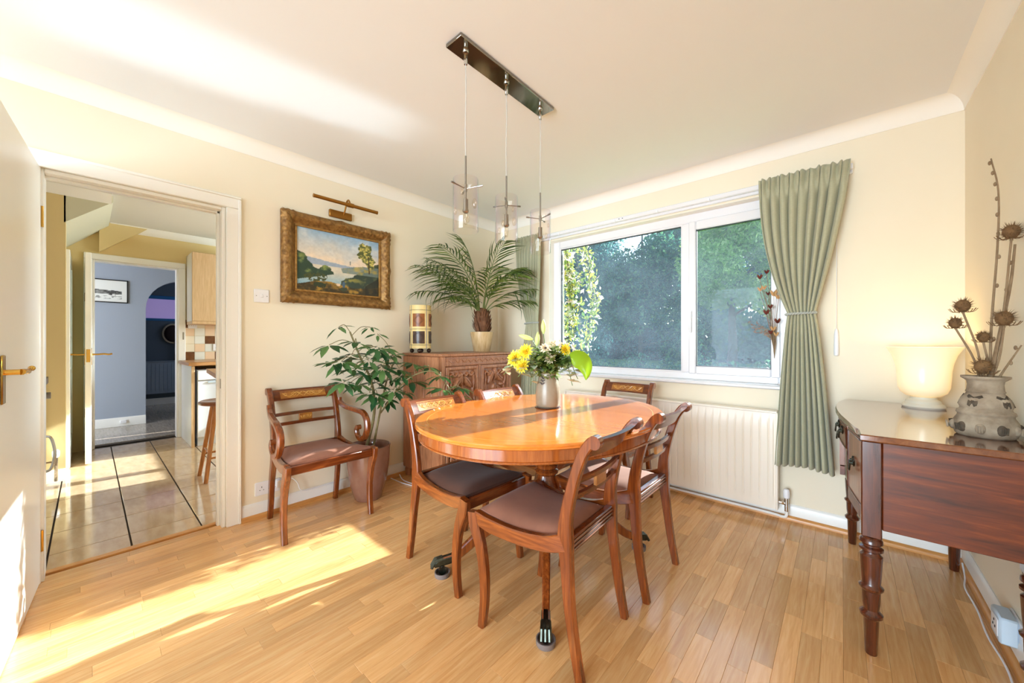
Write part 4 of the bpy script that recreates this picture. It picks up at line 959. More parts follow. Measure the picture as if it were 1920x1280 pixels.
# ---------- bow-fronted sideboard at the right
sd_ = thing('bow_front_sideboard', 'dark mahogany bow-fronted sideboard on turned legs at the right wall', 'sideboard', (0, 0, 0))
SZ = 0.812; bow = cr([(2.922, -1.135, 0), (2.919, -1.040, 0), (2.909, -1.0, 0), (2.884, -0.835, 0), (2.860, -0.66, 0), (2.846, -0.47, 0), (2.847, -0.33, 0), (2.858, -0.185, 0), (2.885, -0.06, 0), (2.93, -0.045, 0)], 5)
def bowpoly(inset):
    return [(p.x + inset, p.y + (inset if p.y < -0.6 else -inset) * (0.6 if abs(p.y + 0.6) > 0.4 else 0)) for p in bow]
def plate(nm, m, ins, z0, z1, xr=3.335, c=0.004):
    g = G(); poly = bowpoly(ins) + [(xr, -0.045 - ins * 0.6), (xr, -1.135 + ins * 0.6)]
    n = len(poly); rows = [(0.004, z0), (0.0, z0 + c), (0.0, z1 - c), (0.004, z1)]; cx, cy = 3.1, -0.6; vs = []
    for off, z in rows:
        for (x, y) in poly:
            d = math.hypot(x - cx, y - cy); vs.append((x + (cx - x) / d * off, y + (cy - y) / d * off, z))
    fs = [(j * n + i, j * n + (i + 1) % n, (j + 1) * n + (i + 1) % n, (j + 1) * n + i) for j in range(3) for i in range(n)]
    g.add(vs, [f[::-1] for f in fs] + [tuple(range(n)), tuple(3 * n + i for i in range(n))[::-1]]); return g.build(nm, m, sd_)
plate('top_board', M_SBTOP, 0.0, SZ - 0.024, SZ)
ZB = 0.455
xin, yin = 2.962, -1.132
# end panel, corner posts
g = G(); g.cbox(2.98, 3.33, -1.120, -1.100, ZB + 0.015, SZ - 0.024, 0.003); g.build('end_panel', M_DARKM, sd_)
g = G(); g.cbox(2.985, 3.33, -0.095, -0.075, ZB + 0.015, SZ - 0.024, 0.003); g.build('end_panel', M_DARKM, sd_)
legp = [(0.0, ), ]
def turned(x, y, nm='turned_leg', post=True, s=1.0):
    if post:
        g = G(); g.cbox(x - 0.028, min(x + 0.028, 3.342), y - 0.026, y + 0.026, ZB - 0.02, SZ - 0.024, 0.004); po = g.build('corner_post', M_DARKT, sd_)
    pr = [(0.016, 0.0), (0.0175, 0.004), (0.022, 0.13), (0.024, 0.135), (0.032, 0.142), (0.033, 0.152), (0.026, 0.160), (0.022, 0.166), (0.025, 0.19), (0.0265, 0.235), (0.034, 0.243), (0.035, 0.250), (0.028, 0.257), (0.026, 0.262), (0.029, 0.30), (0.032, 0.365), (0.026, 0.372), (0.024, 0.378), (0.034, 0.386), (0.034, 0.394), (0.025, 0.400), (0.025, 0.405), (0.033, 0.412), (0.032, 0.424), (0.026, 0.430), (0.028, 0.436)]
    g = G(); g.lathe([(r * s, z) for r, z in pr], 22, (x, y, 0)); return g.build(nm, M_DARKT, sd_)
turned(2.952, -1.098); turned(2.915, -0.125); turned(3.318, -1.098); turned(3.295, -0.125)
# bowed front: curved doors and drawer between the posts
def bowat(y):
    for a, b in zip(bow, bow[1:]):
        if a.y <= y <= b.y: return a.x + (b.x - a.x) * (y - a.y) / max(b.y - a.y, 1e-6)
    return 2.9
def bowpanel(nm, y0, y1, z0, z1, m, ins=0.022, th=0.018, parent=None):
    g = G(); n = 12; vs = []
    for i in range(n + 1):
        y = y0 + (y1 - y0) * i / n; x = bowat(y) + ins
        for (dx, z) in ((0, z0), (0, z1), (th, z1), (th, z0)): vs.append((x + dx, y, z))
    fs = [(i * 4 + j, (i + 1) * 4 + j, (i + 1) * 4 + (j + 1) % 4, i * 4 + (j + 1) % 4) for i in range(n) for j in range(4)] + [(0, 1, 2, 3), tuple(n * 4 + j for j in (3, 2, 1, 0))]
    g.add(vs, fs); return g.build(nm, m, parent or sd_, smooth=30)
bowpanel('carcass_front', -1.06, -0.13, ZB + 0.03, SZ - 0.024, M_DARKT, 0.034, 0.02)
bowpanel('lower_rail', -1.06, -0.76, ZB, ZB + 0.045, M_DARKM, 0.018); bowpanel('lower_rail', -0.40, -0.13, ZB, ZB + 0.045, M_DARKM, 0.018)
d1 = bowpanel('cupboard_door', -1.035, -0.775, ZB + 0.05, SZ - 0.04, M_SBDOOR, 0.016)
d2 = bowpanel('centre_drawer', -0.755, -0.415, SZ - 0.15, SZ - 0.04, M_SBDOOR, 0.016)
d3 = bowpanel('cupboard_door', -0.395, -0.15, ZB + 0.05, SZ - 0.04, M_SBDOOR, 0.016)
for (y0, y1, z0, z1, dd) in ((-1.035, -0.775, ZB + 0.05, SZ - 0.04, d1), (-0.755, -0.415, SZ - 0.15, SZ - 0.04, d2)):
    g = G(); lp = [(bowat(y) + 0.0145, y, z0 + 0.008) for y in np.linspace(y0 + .008, y1 - .008, 10)] + [(bowat(y) + 0.0145, y, z1 - 0.008) for y in np.linspace(y1 - .008, y0 + .008, 10)]
    g.tube(lp, 0.003, 6, closed=True); g.build('cock_beading', M_DARKT, dd)
def pull(y, z, dd):
    x = bowat(y) + 0.013; g = G()
    for s in (-1, 1): g.tube([(x + 0.004, y + s * 0.028, z + 0.012), (x - 0.012, y + s * 0.028, z + 0.012)], 0.0065, 8); g.sphere((x, y + s * 0.028, z + 0.012), 0.011, 8, 6, (.4, 1, 1.2))
    g.tube(cr([(x - 0.012, y - 0.03, z + 0.012), (x - 0.014, y - 0.026, z - 0.012), (x - 0.014, y - 0.008, z - 0.022), (x - 0.015, y, z - 0.016), (x - 0.014, y + 0.008, z - 0.022), (x - 0.014, y + 0.026, z - 0.012), (x - 0.012, y + 0.03, z + 0.012)], 4), 0.0035, 8)
    for s in (-1, 1): g.tube(cr([(x - 0.002, y + s * 0.02, z + 0.03), (x - 0.004, y + s * 0.006, z + 0.024), (x - 0.002, y, z + 0.034)], 3), 0.003, 6)
    g.build('drop_handle', M_BRONZE, dd)
pull(-0.905, 0.64, d1); pull(-0.66, SZ - 0.09, d2); pull(-0.50, SZ - 0.09, d2); pull(-0.27, 0.64, d3)

# ================================================================== WALL PIECES, LAMPS, CURTAINS
# ---------- oil painting in gilt frame
PY, PZ, PW2, PH2 = -1.745, 1.740, 0.405, 0.318
pt = thing('landscape_painting', 'gilt-framed river landscape painting on the left wall', 'painting', (0.0, PY, PZ))
FWD = 0.088
def fprof(t):     # t 0 outer .. 1 inner -> height off the wall
    return 0.020 + 0.034 * math.sin(min(t * 1.15, 1) * math.pi) ** 0.7 * (1 - 0.45 * t) + (0.006 if t < 0.16 else 0) 
rr = random.Random(8)
for side in range(4):
    Lh, Lv = (PW2, PH2) if side % 2 == 0 else (PH2, PW2); nu, nv = 110, 12; g = G()
    def fn(u, v, side=side, Lh=Lh, Lv=Lv):
        d = v * FWD; a = (2 * u - 1) * (Lh - d); b = Lv - d; x = fprof(v)
        orn = 0.5 + 0.5 * math.sin(a * 150 + 3 * math.sin(v * 9)) * math.sin(v * 14 + a * 40)
        if 0.12 < v < 0.6: x += 0.007 * orn
        cd = abs(abs(a) - Lh + 0.03); mid = abs(a)
        if cd < 0.07 and v < 0.75: x += 0.009 * (1 - cd / 0.07) + 0.004 * math.sin(a * 260) * (1 - cd / 0.07); 
        if mid < 0.045 and v < 0.5: x += 0.008 * (1 - mid / 0.045)
        lobe = 0.0
        if v < 0.05: lobe = (0.006 * math.sin(a * 90) ** 2 if cd < 0.07 else 0) + (0.006 * (1 - mid / 0.045) if mid < 0.045 else 0)
        bb = b + lobe
        P = {0: (a, bb), 1: (bb, -a), 2: (-a, -bb), 3: (-bb, a)}[side]
        return (x, P[0], P[1])
    g.grid(nu, nv, fn)
    def fo(u, v, side=side, Lh=Lh, Lv=Lv):
        a = (2 * u - 1) * Lh; P = {0: (a, Lv), 1: (Lv, -a), 2: (-a, -Lv), 3: (-Lv, a)}[side]; return (0.001 + v * fprof(0), P[0], P[1])
    g.grid(12, 1, fo); g.build('frame_moulding', M_GILT, pt, smooth=50)
g = G(); iw, ih = PW2 - FWD, PH2 - FWD
for (a, b, c, d) in ((-iw - 0.004, iw + 0.004, -ih - 0.004, -ih + 0.01), (-iw - 0.004, iw + 0.004, ih - 0.01, ih + 0.004), (-iw - 0.004, -iw + 0.01, -ih + 0.01, ih - 0.01), (iw - 0.01, iw + 0.004, -ih + 0.01, ih - 0.01)): g.cbox(0.012, 0.027, a, b, c, d, 0.002)
g.build('slip', M_GILTP, pt)
def landscape(u, v):
    c3 = lambda *a: np.array(a) / 255.0
    mix = lambda A, B, f: A * (1 - f[:, None]) + B * f[:, None]
    n1 = fbm(u, v, 5, 1); n2 = fbm(u, v, 16, 2); n3 = fbm(u, v, 40, 4)
    sm = lambda a, b, x: np.clip((x - a) / (b - a), 0, 1)
    C = np.tile(c3(234, 214, 190), (len(u), 1))
    C = mix(C, c3(150, 182, 210), sm(0.62, 1.0, v + 0.25 * (n1 - 0.5) + 0.1 * u)); C = mix(C, c3(226, 222, 216), sm(0.52, 0.66, n1) * sm(0.55, 0.8, v) * 0.6)
    hill = 0.50 + 0.05 * np.sin(u * 5 + 1) * (1 - u) + 0.02 * (n2 - 0.5); f = (v < hill).astype(float); C = mix(C, c3(150, 166, 186), f * 0.9)
    water = (v < 0.44).astype(float); C = mix(C, mix(np.tile(c3(214, 204, 184), (len(u), 1)), c3(128, 172, 190), sm(0.36, 0.1, v)), water)
    tl = 0.60 - 0.55 * np.clip(u - 0.02, 0, 1) ** 0.8 + 0.10 * (n2 - 0.5) + 0.05 * np.sin(u * 22)
    f = ((v < tl) & (v > 0.17 + 0.35 * u) & (u < 0.48)).astype(float); C = mix(C, mix(np.tile(c3(44, 68, 52), (len(u), 1)), c3(134, 146, 78), sm(0.5, 0.75, n2 + 0.35 * (v - tl + 0.12))), f)
    rb = 0.18 + 0.42 * sm(0.45, 1.0, u) + 0.10 * (n2 - 0.5); f = ((v < rb) & (u > 0.5)).astype(float); C = mix(C, mix(np.tile(c3(50, 66, 56), (len(u), 1)), c3(150, 142, 70), sm(0.45, 0.7, n2) * sm(1.05, 0.6, u)), f)
    f = ((v < 0.52 + 0.03 * (n2 - .5)) & (v > 0.36) & (u > 0.48 + 0.3 * (0.5 - v)) & (v < 0.40 + 0.30 * (u - 0.4))).astype(float); C = mix(C, mix(np.tile(c3(112, 128, 122), (len(u), 1)), c3(176, 158, 86), sm(.45, .7, n2)), f * 0.85)
    fg = 0.10 + 0.10 * u + 0.05 * (n1 - 0.5) + 0.05 * np.sin(u * 6); f = (v < fg).astype(float); C = mix(C, mix(np.tile(c3(58, 48, 28), (len(u), 1)), c3(168, 128, 50), sm(0.42, 0.7, n2 + 0.6 * (v - 0.02) )), f)
    f = ((v < 0.34) & (u > 0.80) & (v < 0.1 + 0.9 * (u - 0.72))).astype(float); C = mix(C, c3(34, 34, 28), f * 0.75)
    def blob(cu, cv, ru, rv): return (((u - cu) / ru) ** 2 + ((v - cv) / rv) ** 2 + 1.3 * (n2 - 0.5) + 0.9 * (n3 - .5) < 1).astype(float)
    for (cu, cv, ru, rv) in ((0.80, 0.80, 0.085, 0.12), (0.77, 0.70, 0.07, 0.07), (0.87, 0.62, 0.075, 0.08), (0.82, 0.68, 0.08, 0.1), (0.88, 0.54, 0.05, 0.06)):
        C = mix(C, mix(np.tile(c3(84, 92, 48), (len(u), 1)), c3(206, 190, 100), sm(0.4, 0.65, n3)), blob(cu, cv, ru, rv))
    C = mix(C, c3(70, 54, 36), (np.abs(u - 0.855 + 0.04 * (v - .5)) < 0.008).astype(float) * ((v > 0.4) & (v < 0.7)))
    C = mix(C, c3(110, 120, 120), ((np.abs(u - 0.615) < 0.006) & (v > 0.5) & (v < 0.565)).astype(float))
    for (cu, cv, ru, rv, k) in ((0.22, 0.24, 0.12, 0.07, (70, 76, 40)), (0.26, 0.12, 0.07, 0.05, (46, 56, 34)), (0.54, 0.10, 0.05, 0.05, (58, 66, 48))): C = mix(C, c3(*k), blob(cu, cv, ru, rv) * (n3 > 0.42))
    C = mix(C, c3(226, 196, 160), (((u - 0.47) / 0.025) ** 2 + ((v - 0.155) / 0.022) ** 2 < 1).astype(float)); C = mix(C, c3(70, 96, 120), (((u - 0.535) / 0.018) ** 2 + ((v - 0.165) / 0.05) ** 2 < 1).astype(float))
    return C * (0.94 + 0.12 * n3[:, None])
vgrid('canvas', M_PAINT, pt, 170, 124, lambda u, v: (0.016, -iw + 2 * iw * u, -ih + 2 * ih * v), landscape)
# picture light
pl = thing('picture_light', 'brass picture light mounted above the landscape painting', 'wall light', (0, -1.745, 2.16))
g = G(); g.cbox(0, 0.022, -0.085, 0.085, -0.075, -0.02, 0.004); g.build('wall_plate', M_BRASSD, pl)
g = G(); g.tube(cr([(0.02, 0.02, -0.045), (0.05, 0.02, 0.0), (0.07, 0.02, 0.04), (0.10, 0.02, 0.05), (0.125, 0.02, 0.02)], 5), 0.006, 10); g.build('swan_arm', M_BRASSD, pl)
g = G(); g.tube([(0.125, -0.235, 0.006), (0.125, 0.235, 0.006)], 0.0125, 16); g.tube([(0.125, -0.238, 0.006), (0.125, -0.232, 0.006)], 0.0135, 16); g.tube([(0.125, 0.232, 0.006), (0.125, 0.238, 0.006)], 0.0135, 16); g.tube([(0.125, 0.0, 0.006), (0.125, 0.045, 0.006)], 0.0165, 16); g.build('lamp_tube', M_BRASSD, pl)

# ---------- triple pendant light
pd = thing('triple_pendant_light', 'chrome bar ceiling light with three hanging glass cylinders', 'ceiling light', (1.635, -1.655, CH))
g = G(); g.cbox(-0.05, 0.05, -0.335, 0.335, -0.016, 0.0, 0.002); g.build('ceiling_plate', M_CHROMED, pd)
for k, yk in enumerate((-0.265, 0.0, 0.275)):
    z0 = -0.03
    g = G(); g.lathe([(0.012, -0.024), (0.014, -0.02), (0.014, -0.014)][::1], 14, (0, yk, 0)); g.lathe([(0.007, -0.075), (0.0085, -0.07), (0.0085, -0.035), (0.006, -0.03)], 12, (0, yk, 0)); g.build('cord_grip', M_CHROME, pd)
    g = G(); g.tube(cr([(0, yk, -0.07), (0.002, yk, -0.2), (-0.002, yk, -0.35), (0, yk, -0.48)], 4), 0.0022, 6); g.build('cable', mat('clear_cable', (200, 196, 190), 0.3) if 'clear_cable' not in MATS else MATS['clear_cable'], pd)
    g = G(); g.tube([(0, yk, -0.475), (0, yk, -0.70)], 0.0042, 8); g.tube([(0, yk, -0.60), (0, yk, -0.63)], 0.007, 8); g.tube([(0, yk, -0.665), (0, yk, -0.715)], 0.011, 12); g.lathe([(0.008, -0.725), (0.014, -0.72), (0.014, -0.712), (0.01, -0.71)], 12, (0, yk, 0)); rd = g.build('lamp_holder', M_STEEL, pd)
    for q in range(3):
        a = 0.5 + k * 0.7 + q * 2.094; g = G(); c_, s_ = math.cos(a), math.sin(a)
        g.tube([(0.006 * c_, yk + 0.006 * s_, -0.618), (0.072 * c_, yk + 0.072 * s_, -0.612)], 0.0026, 6); g.tube([(0.060 * c_, yk + 0.060 * s_, -0.613), (0.078 * c_, yk + 0.078 * s_, -0.6115)], 0.0042, 8); g.build('spider_arm', M_STEEL, rd)
    g = G(); g.lathe([(0.004, -0.775), (0.007, -0.77), (0.0105, -0.755), (0.011, -0.74), (0.008, -0.725)], 12, (0, yk, 0)); g.build('bulb', M_BULB, rd)
    g = G(); g.lathe([(0.0555, -0.805), (0.0562, -0.803), (0.0562, -0.579), (0.0555, -0.577)], 40, (0, yk, 0), cap=False); g.lathe([(0.0535, -0.577), (0.0535, -0.805)], 40, (0, yk, 0), cap=False); g.lathe([(0.0535, -0.805), (0.0555, -0.805)], 40, (0, yk, 0), cap=False); sh = g.build('glass_shade', M_PENDANT, pd, smooth=60)
    for (a, zz, r_) in ((0.3 + k, -0.69, 0.019), (2.2 + k, -0.735, 0.015), (4.1 + k, -0.72, 0.014), (5.2 + k, -0.65, 0.011)):
        g = G(); g.sphere((0.046 * math.cos(a), yk + 0.046 * math.sin(a), zz), r_, 14, 10, (0.6, 0.6, 1.15)); g.build('glass_bubble', M_BULB, sh)

# ---------- curtains
def ease(t): return t * t * (3 - 2 * t)
def curtain(name, label, top, tie, bot, y, npl, seed, tiey=0.0):
    t = thing(name, label, 'curtain', ((top[0] + top[1]) / 2, y, bot[2]))
    ox, oz = (top[0] + top[1]) / 2, bot[2]; zt = top[2]; rr = random.Random(seed); ph = [rr.uniform(-.5, .5) for _ in range(npl + 2)]; am = [rr.uniform(.6, 1.25) for _ in range(npl + 2)]
    nu, nv = npl * 12, 64; g = G()
    def fn(u, v):
        z = zt + (bot[2] - zt) * v; vt = (zt - tie[2]) / (zt - bot[2])
        if v < vt:
            s = v / vt; a = s ** 2.2; b = s ** 1.35; x0 = top[0] + (tie[0] - top[0]) * a; x1 = top[1] + (tie[1] - top[1]) * b; A = 0.020 + 0.006 * s; pin = 1 - 0.35 * s
        else:
            s = (v - vt) / (1 - vt); e = s ** 0.75; x0 = tie[0] + (bot[0] - tie[0]) * e; x1 = tie[1] + (bot[1] - tie[1]) * e; A = 0.020 + 0.020 * e; pin = 1
        k = u * npl; i = int(min(k, npl - 1)); w = math.sin(2 * math.pi * k + ph[i] * 1.2 * math.sin(math.pi * (k - i)) ** 2)
        if v < 0.035: A2 = 0.012 * math.sin(2 * math.pi * k * 2 + seed) + 0.004 * math.sin(k * 17); yy = A2
        else:
            bl = min(1, (v - 0.035) / 0.05); yy = A * am[i] * w * bl + 0.012 * math.sin(4 * math.pi * k + seed) * (1 - bl)
        zz = z + (0.006 * math.sin(k * 9 + seed) if v < 0.01 else 0) + (0.02 * (math.sin(u * 3.1) - 0.5) if v > 0.97 else 0)
        pull = math.exp(-((v - vt) / 0.05) ** 2); yy *= (1 - 0.35 * pull)
        return (x0 + (x1 - x0) * (u + 0.012 * math.sin(2 * math.pi * k + 1)) - ox, yy - 0.03 * ease(min(1, v * 1.2)), zz - oz)
    g.grid(nu, nv, fn); o = g.build('cloth', M_CURTAIN, t, smooth=70)
    md = o.modifiers.new('thick', 'SOLIDIFY'); md.thickness = 0.0025
    g = G(); xa, xb = tie[0] - ox - 0.004, tie[1] - ox + 0.004; zc = tie[2] - oz; yc_ = -0.026; ring = []
    for i in range(40):
        a = 2 * math.pi * i / 40; ring.append(((xa + xb) / 2 + (xb - xa) / 2 * math.cos(a), yc_ + 0.034 * math.sin(a), zc + 0.004 * math.cos(a)))
    for s in (0, math.pi):
        rp2 = []
        for i in range(160):
            a = 2 * math.pi * i / 160; q = Vector(((xa + xb) / 2 + (xb - xa) / 2 * math.cos(a), yc_ + 0.034 * math.sin(a), zc + 0.004 * math.cos(a))); tw = a * 14 + s
            nrm = V(math.cos(a), math.sin(a), 0); rp2.append(q + nrm * (0.0045 * math.cos(tw)) + V(0, 0, 0.0045 * math.sin(tw)))
        g.tube(rp2, 0.005, 6, closed=True)
    g.build('rope_tieback', M_ROPE, t); return t
curtain('curtain', 'sage green curtain at the right side of the window', (2.455, 2.905, 2.213), (2.612, 2.748, 1.325), (2.545, 2.835, 0.375), -0.085, 9, 3)
curtain('curtain', 'sage green curtain at the left side of the window by the cabinet', (0.335, 0.66, 2.213), (0.49, 0.64, 1.335), (0.42, 0.70, 0.40), -0.085, 9, 5)
t = thing('pull_cord', 'white curtain pull cord with tassel hanging by the right curtain', 'cord', (2.845, -0.012, 2.18))
g = G(); g.tube([(0.0, 0, 0), (0.002, 0, -0.5), (0, 0, -0.95)], 0.0016, 6); g.build('cord', M_PLASTIC, t)
g = G(); g.lathe([(0.006, -1.115), (0.012, -1.11), (0.013, -1.09), (0.011, -0.98), (0.007, -0.955), (0.004, -0.95)], 14); g.build('weight', M_PLASTIC, t)

# ---------- glowing glass lamp on the sideboard
lp_ = thing('glass_table_lamp', 'lit white glass uplighter lamp on the sideboard', 'lamp', (3.185, -0.165, SZ))
g = G(); g.lathe([(0.01, 0.0), (0.076, 0.0), (0.080, 0.008), (0.076, 0.018), (0.066, 0.024), (0.064, 0.034), (0.058, 0.040), (0.05, 0.046), (0.048, 0.056), (0.01, 0.056)], 36); g.build('base', mat('white_stone_base', (224, 220, 206), 0.3), lp_)
g = G(); g.lathe([(0.03, 0.055), (0.064, 0.062), (0.084, 0.08), (0.093, 0.105), (0.096, 0.15), (0.098, 0.19), (0.104, 0.23), (0.116, 0.27), (0.134, 0.305), (0.138, 0.312), (0.135, 0.312), (0.113, 0.27), (0.100, 0.23), (0.094, 0.19), (0.09, 0.12), (0.05, 0.07)], 48, cap=False)
m, nt, b = base_mat('lit_opal_glass'); b.inputs['Base Color'].default_value = (*s2l((250, 240, 215)), 1); b.inputs['Roughness'].default_value = 0.2
b.inputs['Emission Color'].default_value = (*s2l((255, 214, 136)), 1); b.inputs['Emission Strength'].default_value = 0.34
g.build('glass_shade', m, lp_, smooth=60)
g = G(); g.lathe([(0.008, 0.06), (0.012, 0.08), (0.026, 0.12), (0.028, 0.145), (0.018, 0.165), (0.004, 0.172)], 16); g.build('bulb', mat('lit_bulb', (255, 240, 210), 0.4, emit=((255, 214, 140), 2.5)), lp_)
ll = light('lamp_bulb_light', 'POINT', (3.185, -0.165, SZ + 0.27), (0, 0, -1), 0.6, (1.0, 0.78, 0.48), shadow_soft_size=0.04)

# ---------- stoneware vase with dried teasels
VX, VY = 3.258, -0.875
M_STONE = mat('unglazed_stoneware', (176, 160, 138), 0.9, var=(126, 108, 88), scale=18, bmp=0.3, bscale=40)
M_STONED = mat('dark_stoneware', (98, 84, 68), 0.9, var=(62, 52, 42), scale=40, bmp=0.3)
vs_ = thing('stoneware_vase', 'rough stoneware vase with applied leaves on the sideboard', 'vase', (VX, VY, SZ))
g = G(); g.lathe([(0.01, 0.0), (0.066, 0.0), (0.072, 0.006), (0.078, 0.03), (0.075, 0.055), (0.066, 0.072), (0.066, 0.078), (0.070, 0.082), (0.068, 0.09), (0.062, 0.094), (0.060, 0.10), (0.064, 0.112), (0.058, 0.135), (0.046, 0.15), (0.044, 0.156), (0.047, 0.160), (0.044, 0.166), (0.042, 0.185), (0.044, 0.198), (0.052, 0.205), (0.058, 0.210), (0.058, 0.216), (0.046, 0.215), (0.038, 0.205), (0.036, 0.14), (0.01, 0.12)], 40, cap=False); g.build('body', M_STONE, vs_, smooth=60)
for k in range(10):
    a = 2 * math.pi * k / 10; g = G(); c_, s_ = math.cos(a), math.sin(a)
    g.sphere((0.074 * c_, 0.074 * s_, 0.034), 0.017, 8, 6, (0.8, 0.8, 1.1)); 
    for q in (-0.006, 0.0, 0.006): g.tube([(0.089 * c_ - q * s_, 0.089 * s_ + q * c_, 0.022), (0.092 * c_ - q * s_, 0.092 * s_ + q * c_, 0.046)], 0.0025, 5)
    g.build('boss', M_STONE if k % 2 else M_STONED, vs_)
for k in range(9):
    a = 2 * math.pi * k / 9 + 0.2; c_, s_ = math.cos(a), math.sin(a); g = G(); b0 = V(0.050 * c_, 0.050 * s_, 0.150); tg = (1 if k % 2 else -1) * 0.35; dd = V(0.42 * c_ - tg * s_, 0.42 * s_ + tg * c_, -0.8)
    g.leaf(b0, dd, V(c_, s_, 0.45), 0.046, 0.036, 0.12, -0.12); o = g.build('clay_leaf', M_STONED, vs_); md = o.modifiers.new('t', 'SOLIDIFY'); md.thickness = 0.006
M_DRY = mat('dry_stem', (150, 126, 98), 0.85, var=(120, 96, 70), scale=30); M_TEAS = mat('teasel_head', (126, 94, 58), 0.9, var=(90, 64, 38), scale=50)
tips = [((3.208, -0.86, 1.285), 0.028, 'teasel with the tallest left head, right of the lamp'), ((3.19, -0.86, 1.222), 0.024, 'small pale teasel leaning furthest left over the lamp'), ((3.258, -0.85, 1.168), 0.022, 'squat pale teasel in the middle of the stoneware vase'),
        ((3.305, -0.85, 1.235), 0.031, 'large teasel head behind the willow twigs'), ((3.25, -0.89, 1.062), 0.030, 'short teasel drooping onto the stoneware vase rim'), ((3.325, -0.83, 1.545), 0.03, 'highest teasel at the right edge of the picture')]
for (tp, r_, lb) in tips:
    t = thing('teasel', 'dried ' + lb, 'dried flower', (VX, VY, SZ + 0.16), 0, 'dried stems in the stoneware vase'); tp = Vector(tp) - Vector((VX, VY, SZ + 0.16)); b0 = V(tp.x * 0.12, tp.y * 0.3, 0)
    g = G(); g.tube(cr([b0, b0 * 0.4 + tp * 0.45 + V(0.01, 0, 0.0), tp - V(0, 0, r_ * 0.8)], 5), 0.0032, 7); g.build('stem', M_DRY, t)
    g = G(); g.sphere(tp, r_ * 0.72, 12, 10, (1, 1, 1.15))
    rr = random.Random(int(r_ * 9999))
    for k in range(150):
        zz = rr.uniform(-1, 1); a = rr.uniform(0, 6.283); q = math.sqrt(1 - zz * zz); n_ = V(q * math.cos(a), q * math.sin(a), zz); p0 = tp + V(n_.x, n_.y, n_.z * 1.15) * r_ * 0.68; p1 = p0 + n_ * r_ * rr.uniform(0.3, 0.55) + V(0, 0, 0.003)
        sd = n_.orthogonal().normalized() * 0.0009; sd2 = n_.cross(sd); g.add([p0 + sd, p0 - sd * .5 + sd2, p0 - sd * .5 - sd2, p1], [(0, 1, 3), (1, 2, 3), (2, 0, 3)])
    for k in range(9):
        a = 2 * math.pi * k / 9; g.tube(cr([tp - V(0, 0, r_ * .75), tp + V(math.cos(a) * r_ * .9, math.sin(a) * r_ * .9, -r_ * .8), tp + V(math.cos(a) * r_ * 1.3, math.sin(a) * r_ * 1.3, -r_ * .35)], 3), [0.0012] * 7, 4)
    g.build('seed_head', M_TEAS, t, smooth=30)
for k, (pts, r_, lb) in enumerate([([(3.27, -.87, .97), (3.278, -.84, 1.2), (3.296, -.82, 1.5), (3.30, -.81, 1.7), (3.285, -.80, 1.83)], 0.0042, 'tallest curved catkin twig in the stoneware vase'),
                              ([(3.262, -.88, .97), (3.30, -.84, 1.2), (3.325, -.82, 1.36), (3.335, -.82, 1.5)], 0.0065, 'thick pale branch rising to the right from the stoneware vase'),
                              ([(3.265, -.885, .97), (3.30, -.89, 1.06), (3.335, -.885, 1.14)], 0.004, 'short branch leaning right out of the stoneware vase')]):
    o_ = V(VX, VY, SZ + 0.16); t = thing('dry_twig', lb, 'twig', tuple(o_), 0, 'dried stems in the stoneware vase'); pts = cr([V(*p) - o_ for p in pts], 6); g = G(); g.tube(pts, lerpl([r_, r_ * .5], len(pts)), 7); g.build('twig', M_DRY, t)
    rr = random.Random(k + 2)
    for i in range(3, len(pts), 2 if k == 0 else 4):
        a = rr.uniform(0, 6.28); p_ = pts[i]; g = G(); d_ = V(math.cos(a), math.sin(a) * .6, 0.5).normalized(); g.sphere(p_ + d_ * 0.008, 0.0055, 8, 6, (0.8, 0.8, 1.5)); g.tube([p_, p_ + d_ * 0.006], 0.002, 5); g.build('catkin', M_DRY, t)
# wall socket with plug-in timer and cable on the right wall
t = socket('wall_socket', 'pale blue plug-in adaptor on the right skirting below the sideboard', (RW, -0.80, 0.115), -math.pi / 2, 0.146)
g = G(); g.cbox(-0.06, 0.045, -0.055, -0.009, -0.05, 0.045, 0.006); ad = g.build('adaptor', M_PLASTICG, t)
g = G(); g.cbox(-0.035, 0.035, -0.058, -0.054, -0.03, 0.03, 0.002); g.build('face', M_PLASTIC, ad); g = G()
for (a, b) in ((0, 0.014), (-0.012, -0.006), (0.012, -0.006)): g.cbox(a - 0.003, a + 0.003, -0.0595, -0.0575, b - 0.004, b + 0.004, 0.0005)
g.build('pin_holes', M_DARK, ad, smooth=0)
t = thing('power_cable', 'thin white cable lying along the right skirting', 'cable', (3.30, -0.1, 0.006))
g = G(); g.tube(cr([(0.025, 0.0, 0.03), (0.018, -0.10, 0.004), (0.0, -0.22, 0), (0.004, -0.40, 0), (-0.004, -0.6, 0), (0.004, -0.8, 0), (-0.02, -1.1, 0), (-0.01, -1.5, 0)], 8), 0.0035, 8); g.build('flex', M_PLASTIC, t)
t = thing('power_cable', 'thin white cable looping from the socket behind the armchair', 'cable', (0.02, -2.16, 0.2))
g = G(); g.tube(cr([(0, 0.0, 0.0), (0.025, 0.06, 0.02), (0.03, 0.10, -0.02), (0.02, 0.13, -0.085), (0.012, 0.22, -0.10), (0.01, 0.45, -0.09), (0.012, 0.9, -0.09)], 6), 0.003, 8); g.build('flex', M_PLASTIC, t)
g = G(); g.cbox(-0.018, 0.015, -0.02, 0.02, -0.03, 0.02, 0.004); g.build('plug', M_PLASTIC, t)
t = thing('power_cable', 'grey cable coiled on the floor beside the carved cabinet', 'cable', (0.2, -1.30, 0.006))
